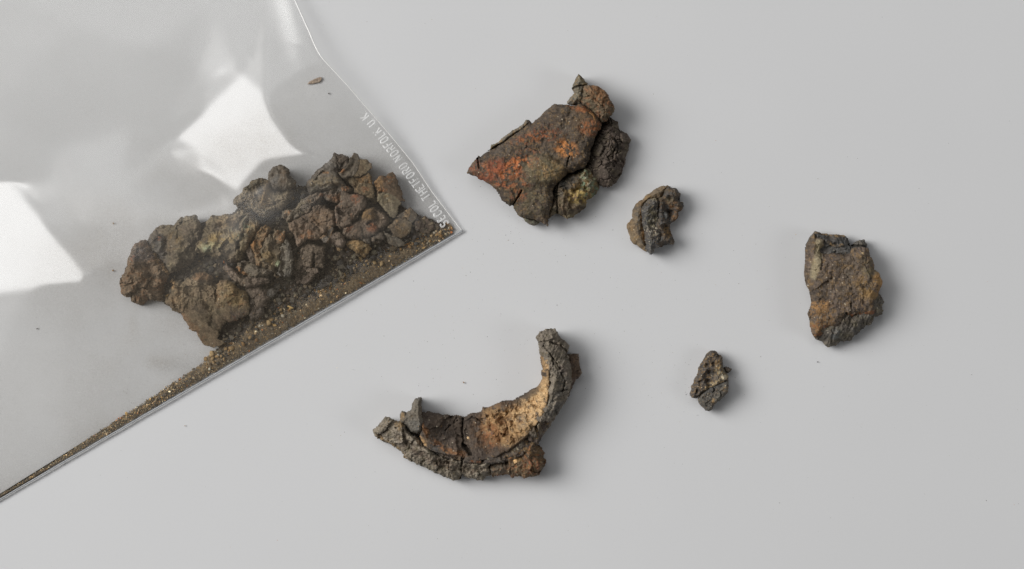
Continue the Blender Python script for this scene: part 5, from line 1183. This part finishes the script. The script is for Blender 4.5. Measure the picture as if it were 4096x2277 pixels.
# fine sand in the seam
n = 20000
u = rg.uniform(0, 2200, n) ** 1.0
wmax = np.interp(u, [0, 100, 300, 700, 950, 1150, 1350, 1600, 1900, 2137, 2250], [40, 110, 180, 205, 160, 70, 44, 32, 22, 12, 8])
v = 9 + wmax * rg.beta(1.1, 1.5, n)
gx_ = P0[0] + E1[0] * u - E1[1] * 0 + (-0.502) * v; gy_ = P0[1] + E1[1] * u + (-0.865) * v
ok = (sand_mask(gx_, gy_) > -6 * rg.random(n)) & (gx_ > -60)
gx_, gy_, v = gx_[ok], gy_[ok], v[ok]
rr = np.clip(rg.lognormal(0.9, .45, len(gx_)) * np.interp((gx_ - P0[0]) * E1[0] + (gy_ - P0[1]) * E1[1], [850, 1200], [1, .72]) * np.interp(v, [0, 60, 200], [.6, .85, 1.5]), .8, 7.0)
gz = np.minimum(5 + 17 * np.clip((sand_mask(gx_, gy_)) / 60, 0.05, 1) + rr * .6 + rg.uniform(0, 6, len(gx_)), film_z(gx_, gy_) - rr - 1)
grains('fine_sand', gx_, gy_, np.maximum(gz, 5 + rr * .5), rr, [.24, .22, .17, .10, .06, .04, .13, .015, .025], 4)
# dark rubble filling the gaps of the heap
PP = [(500, 1080), (560, 980), (700, 900), (880, 880), (980, 820), (1080, 760), (1240, 740), (1330, 690), (1480, 730), (1560, 780), (1640, 850), (1740, 880), (1790, 900), (1700, 950), (1500, 1040), (1320, 1150), (1100, 1270), (960, 1350), (880, 1370), (800, 1300), (700, 1240), (600, 1180)]
hx = rg.uniform(500, 1800, 5200); hy = rg.uniform(680, 1380, 5200)
ok = sdf_poly(hx, hy, PP) > 6
hx, hy = hx[ok], hy[ok]
rr = np.clip(rg.lognormal(1.75, .45, len(hx)), 3, 12)
hz = np.minimum(18 + rg.uniform(0, 34, len(hx)), film_z(hx, hy) - rr - 4)
grains('heap_rubble', hx, hy, np.maximum(hz, rr * .5 + 4), rr, [.22, .28, .32, .02, .01, .0, .14, .01, .0], 14)
# loose grit dusted over the back sheet and among the heap
n = 420
u = rg.uniform(0, 1500, n); v = 9 + np.abs(rg.normal(0, 1, n)) * 90 + np.interp(u, [0, 700, 1200, 2200], [100, 200, 60, 14])
gx_ = P0[0] + E1[0] * u - .502 * v; gy_ = P0[1] + E1[1] * u - .865 * v
ok = (gx_ > -40) & (film_z(gx_, gy_) > 16)
gx_, gy_ = gx_[ok], gy_[ok]
rr = rg.uniform(.4, 1.1, len(gx_))
grains('loose_grit', gx_, gy_, np.full(len(gx_), 5.0) + rr, rr, [.2, .15, .1, .15, .13, .1, .1, .04, .03], 9)

# single crumbs that can be picked out, individually
protos = []
for k in range(8):
    r = np.random.default_rng(100 + k)
    V, F = ICO2
    d = V / np.linalg.norm(V, axis=1)[:, None]
    b = 1 + .20 * np.sin(d @ r.normal(size=3) * 4 + r.uniform(0, 6)) + .12 * np.sin(d @ r.normal(size=3) * 7) + r.normal(0, .07, len(V))
    V = d * b[:, None] * np.array([1, r.uniform(.65, .95), r.uniform(.6, .8)])
    protos.append((V, F))
KINDS = [('ochre_crumb', 'small ochre crumb lying on the grit along the bag seam', 'ochre crumbs on the grit', [lin(164, 136, 96), lin(150, 118, 78), lin(178, 152, 112), lin(146, 112, 76)]),
         ('dark_grit_crumb', 'small dark grey-brown crumb lying on the grit along the bag seam', 'dark crumbs on the grit', [lin(82, 78, 70), lin(92, 86, 74), lin(74, 74, 72), lin(88, 76, 64)]),
         ('pale_crumb', 'small pale whitish crumb lying on the grit along the bag seam', 'pale crumbs on the grit', [lin(206, 198, 176), lin(188, 178, 158)])]
cmesh = {}
for ki, (nm, lb, grp, cols) in enumerate(KINDS):
    for pi, (V, F) in enumerate(protos):
        for ci, c in enumerate(cols):
            if (pi + ci) % 2: continue
            me = bpy.data.meshes.new(nm)
            me.from_pydata([tuple(p * PX) for p in V], [], [tuple(f) for f in F])
            a = me.color_attributes.new('Col', 'FLOAT_COLOR', 'POINT')
            cc = np.tile(np.append(c, 1.0), (len(V), 1)); cc[:, :3] *= np.random.default_rng(pi).uniform(.8, 1.2, (len(V), 1))
            a.data.foreach_set('color', cc.astype(np.float32).ravel())
            me.attributes.new('gloss', 'FLOAT', 'POINT')
            me.polygons.foreach_set('use_smooth', np.ones(len(F), bool))
            me.materials.append(CRUST)
            cmesh.setdefault(ki, []).append(me)


def crumb(ki, x, y, r, z=None, label=None):
    nm, lb, grp, _ = KINDS[ki]
    o = bpy.data.objects.new(nm, random.choice(cmesh[ki]))
    zz = z if z is not None else float(min(10 + 24 * np.clip(sand_mask(np.array([x]), np.array([y]))[0] / 60, 0, 1) + r * .5, film_z(np.array([x]), np.array([y]))[0] - r * .8))
    o.location = W(x, y, max(zz, 4 + r * .6))
    o.scale = (r, r, r)
    o.rotation_euler = (random.uniform(-.4, .4), random.uniform(-.4, .4), random.uniform(0, 6.28))
    COL.objects.link(o)
    u_ = (x - P0[0]) * E1[0] + (y - P0[1]) * E1[1]
    part = ['close to the sharp corner of the bag', 'below the right half of the heap', 'below the middle of the heap', 'at the lower left end of the heap'][int(np.clip(u_ / 300, 0, 3))]
    size = 'tiny' if r < 5 else 'small' if r < 8 else 'larger'
    props(o, label or lb.replace('small', size).replace('along the bag seam', part), 'crumb', None if label else size + ' ' + grp + ' ' + part)


def z9(x, y): return (1500 + x / 3.978, 700 + y / 3.978)
def z10(x, y): return (960 + x / 4.212, 960 + y / 4.212)
def z4(x, y): return (660 + x / 3.58, 1040 + y / 3.58)
def z8(x, y): return (1140 + x / 3.58, 760 + y / 3.58)


for (p, r) in [(z9(75, 1125), 9), (z9(20, 1230), 8), (z9(735, 980), 5), (z9(930, 890), 5), (z9(1045, 970), 9), (z9(985, 955), 7), (z9(555, 1140), 9), (z9(415, 1180), 7), (z9(770, 945), 5), (z9(880, 1050), 6), (z9(1010, 960), 6), (z9(765, 1090), 5), (z9(790, 1060), 5),
               (z10(1345, 475), 7), (z10(1525, 815), 8), (z10(600, 1055), 5), (z10(550, 1165), 5), (z10(260, 1400), 8), (z10(1210, 640), 9), (z10(1255, 795), 7), (z10(945, 900), 6), (z10(1370, 895), 5), (z10(1785, 160), 10), (z10(1330, 890), 4), (z10(1455, 870), 6), (z10(2040, 720), 6),
               (z10(1955, 330), 7), (z10(910, 860), 9), (z10(700, 1180), 7), (z10(540, 1340), 9), (z10(500, 1400), 12), (z4(1290, 905), 8), (z4(1130, 1205), 10), (z4(1230, 1110), 9), (z4(960, 1265), 12), (z4(955, 1195), 9), (z4(1075, 950), 9), (z4(680, 1340), 13), (z4(760, 1380), 8), (z4(690, 1410), 9), (z4(590, 1420), 9), (z4(880, 1270), 9),
               (z4(1320, 1145), 8), (z8(870, 855), 9), (z8(1355, 800), 8), (z8(1290, 1040), 9), (z8(1385, 1060), 10), (z8(1040, 1110), 6), (z8(1020, 1000), 7), (z8(500, 1115), 7)]:
    crumb(0, p[0], p[1], r)
for (p, r) in [(z9(835, 1085), 4), (z10(1290, 608), 5), (z10(1300, 870), 4), (z10(1330, 1155), 4), (z10(2090, 635), 4), (z10(735, 1280), 8), (z4(1005, 830), 5), (z8(1130, 1255), 4), (z4(1410, 935), 4)]:
    crumb(2, p[0], p[1], r)
for (p, r) in [(z10(1110, 860), 15), (z10(870, 790), 12), (z10(740, 850), 14), (z10(845, 860), 9), (z10(1190, 790), 8), (z10(520, 1090), 11), (z4(1060, 1085), 9), (z4(1320, 985), 7), (z9(250, 1190), 8), (z9(170, 1160), 8), (z9(100, 1200), 9), (z9(660, 1100), 9), (z9(600, 1060), 8), (z9(320, 1190), 9), (z8(880, 900), 8), (z8(930, 930), 8), (z8(980, 950), 7), (z8(1050, 960), 8), (z8(1270, 820), 8), (z8(1320, 860), 7)]:
    crumb(1, p[0], p[1], r)
cnt = 0
while cnt < 190:
    u = random.uniform(40, 1150)
    wm = float(np.interp(u, [0, 100, 300, 700, 950, 1150], [40, 110, 180, 205, 130, 60]))
    v = wm * random.uniform(.35, 1.0)
    x, y = P0[0] + E1[0] * u - .502 * v, P0[1] + E1[1] * u - .865 * v
    if sand_mask(np.array([x]), np.array([y]))[0] < -4: continue
    crumb(random.choices([0, 1, 2], [.34, .6, .06])[0], x, y, random.uniform(3.2, 7.5))
    cnt += 1
STRAY = [(620, 1060 + 110, 0, 4, 'ochre'), ]
crumb(0, 570 - 116, 894, 4, 6, 'lone ochre speck in the bag, up-left of the knobbly chunk')
crumb(0, 453, 1082, 4, 6, 'lone ochre speck in the bag between the left highlight and the knobbly chunk')
crumb(1, 149, 1315, 3, 5, 'lone dark speck in the bag below the left highlight')

# woody splinters in the grit
SPL = [(z9(445, 1135), z9(560, 1075), 6.5, lin(150, 106, 58), 'thick brown splinter lying in the grit near the bag corner'),
       (z9(615, 1030), z9(700, 1010), 6, lin(176, 134, 72), 'short yellowish splinter beside the thick brown one'),
       (z9(770, 950), z9(825, 992), 4, lin(170, 120, 66), 'thin orange splinter nearest the sharp corner in the grit'),
       (z10(810, 1115), z10(915, 1150), 8, lin(196, 166, 112), 'pale wood chip lying on the fine sand in the seam'),
       (z10(1640, 500), z10(1665, 610), 2.6, lin(150, 96, 50), 'hair-thin rusty splinter pointing down in the grit'),
       (z4(945, 1010), z4(1015, 1125), 3, lin(186, 140, 80), 'long straw splinter at the lower left end of the grit'),
       (z10(1195, 690), z10(1235, 590), 8, lin(150, 108, 66), 'tan upright chip on the plum-brown slab'),
       (z10(280, 1340), z10(360, 1305), 6, lin(160, 112, 56), 'ochre splinter under the plum-grey chunk by the sand'),
       (z10(2020, 715), z10(2065, 740), 5, lin(178, 108, 52), 'bright orange splinter close to the folded seam'),
       (z10(1475, 770), z10(1485, 730), 2.6, lin(196, 186, 160), 'pale short splinter in the middle of the grit')]
for (a, b, w_, c, lb) in SPL:
    a = np.array(a); b = np.array(b)
    k = np.linspace(0, 1, 7)
    px = a[0] + (b[0] - a[0]) * k + rg.normal(0, .5, 7); py = a[1] + (b[1] - a[1]) * k + rg.normal(0, .5, 7)
    sdv = sand_mask(px, py)
    zz = np.minimum(14 + 26 * np.clip(sdv / 60, 0, 1) + w_, film_z(px, py) - w_)
    if 'plum-brown slab' in lb: zz = zz * 0 + 66
    cl = lb
    o = tube(np.column_stack([px, py, zz]), w_ * .55 * np.array([.5, .9, 1, .95, 1.05, .9, .35]), w_ * .4, 'wood_splinter', CRUST, None, n=6, loc=W((a[0] + b[0]) / 2, (a[1] + b[1]) / 2, 0), col=c)
    props(o, lb, 'splinter', 'splinters in the bag')

# the small brown flake stuck high in the bag
relief('brown_flake', [(1228, 338), (1240, 325), (1258, 315), (1287, 308), (1289, 318), (1280, 330), (1262, 334), (1245, 337)], T(0, 0, 1), [lin(150, 134, 120), lin(136, 120, 108), lin(156, 134, 112), lin(140, 130, 122)], None, z0=4, th=5, R=5, edge=.4, zb=4, rag=3, step=1.3, tex=[('grain', 2, 5)],
       label='thin brown flake by itself near the top right edge of the bag', cat='iron fragment', cap=CAP)
crumb(1, 1316, 375, 3, 5, 'lone dark speck in the bag below the thin brown flake')

# dust specks fallen on the table
n = 900
n += 360
xs = np.concatenate([rg.normal(2080, 160, 130), rg.normal(1820, 200, 130), rg.normal(2760, 90, 100), rg.uniform(0, 4096, 320), rg.normal(2150, 420, 320), rg.normal(2800, 420, 260)])
ys = np.concatenate([rg.normal(900, 90, 130), rg.normal(1560, 160, 130), rg.normal(1560, 90, 100), rg.uniform(0, 2277, 320), rg.normal(1250, 420, 320), rg.normal(1350, 320, 260)])
rr = np.clip(rg.lognormal(-.5, .36, n), .3, 1.4)
inb = sdf_poly(xs, ys, [P0, (-900, 2520), (-2000, -1400)] + EDGE[::-1])
ok = inb < -14
o = grains('dust_specks', xs[ok], ys[ok], rr[ok] * .4, rr[ok], [.2, .25, .3, .06, .05, .03, .08, .02, .01], 31)
for (x, y, r, ki, lb) in [(1855, 1530, 3.6, 0, 'lone tan speck on the table inside the bend of the crescent'), (3270, 1448, 2.4, 1, 'lone dark speck on the table left of the furthest right lump'), (740, 1703, 2.4, 0, 'lone yellow speck on the table under the bag seam')]:
    crumb(ki, x, y, r, r * .5, lb)
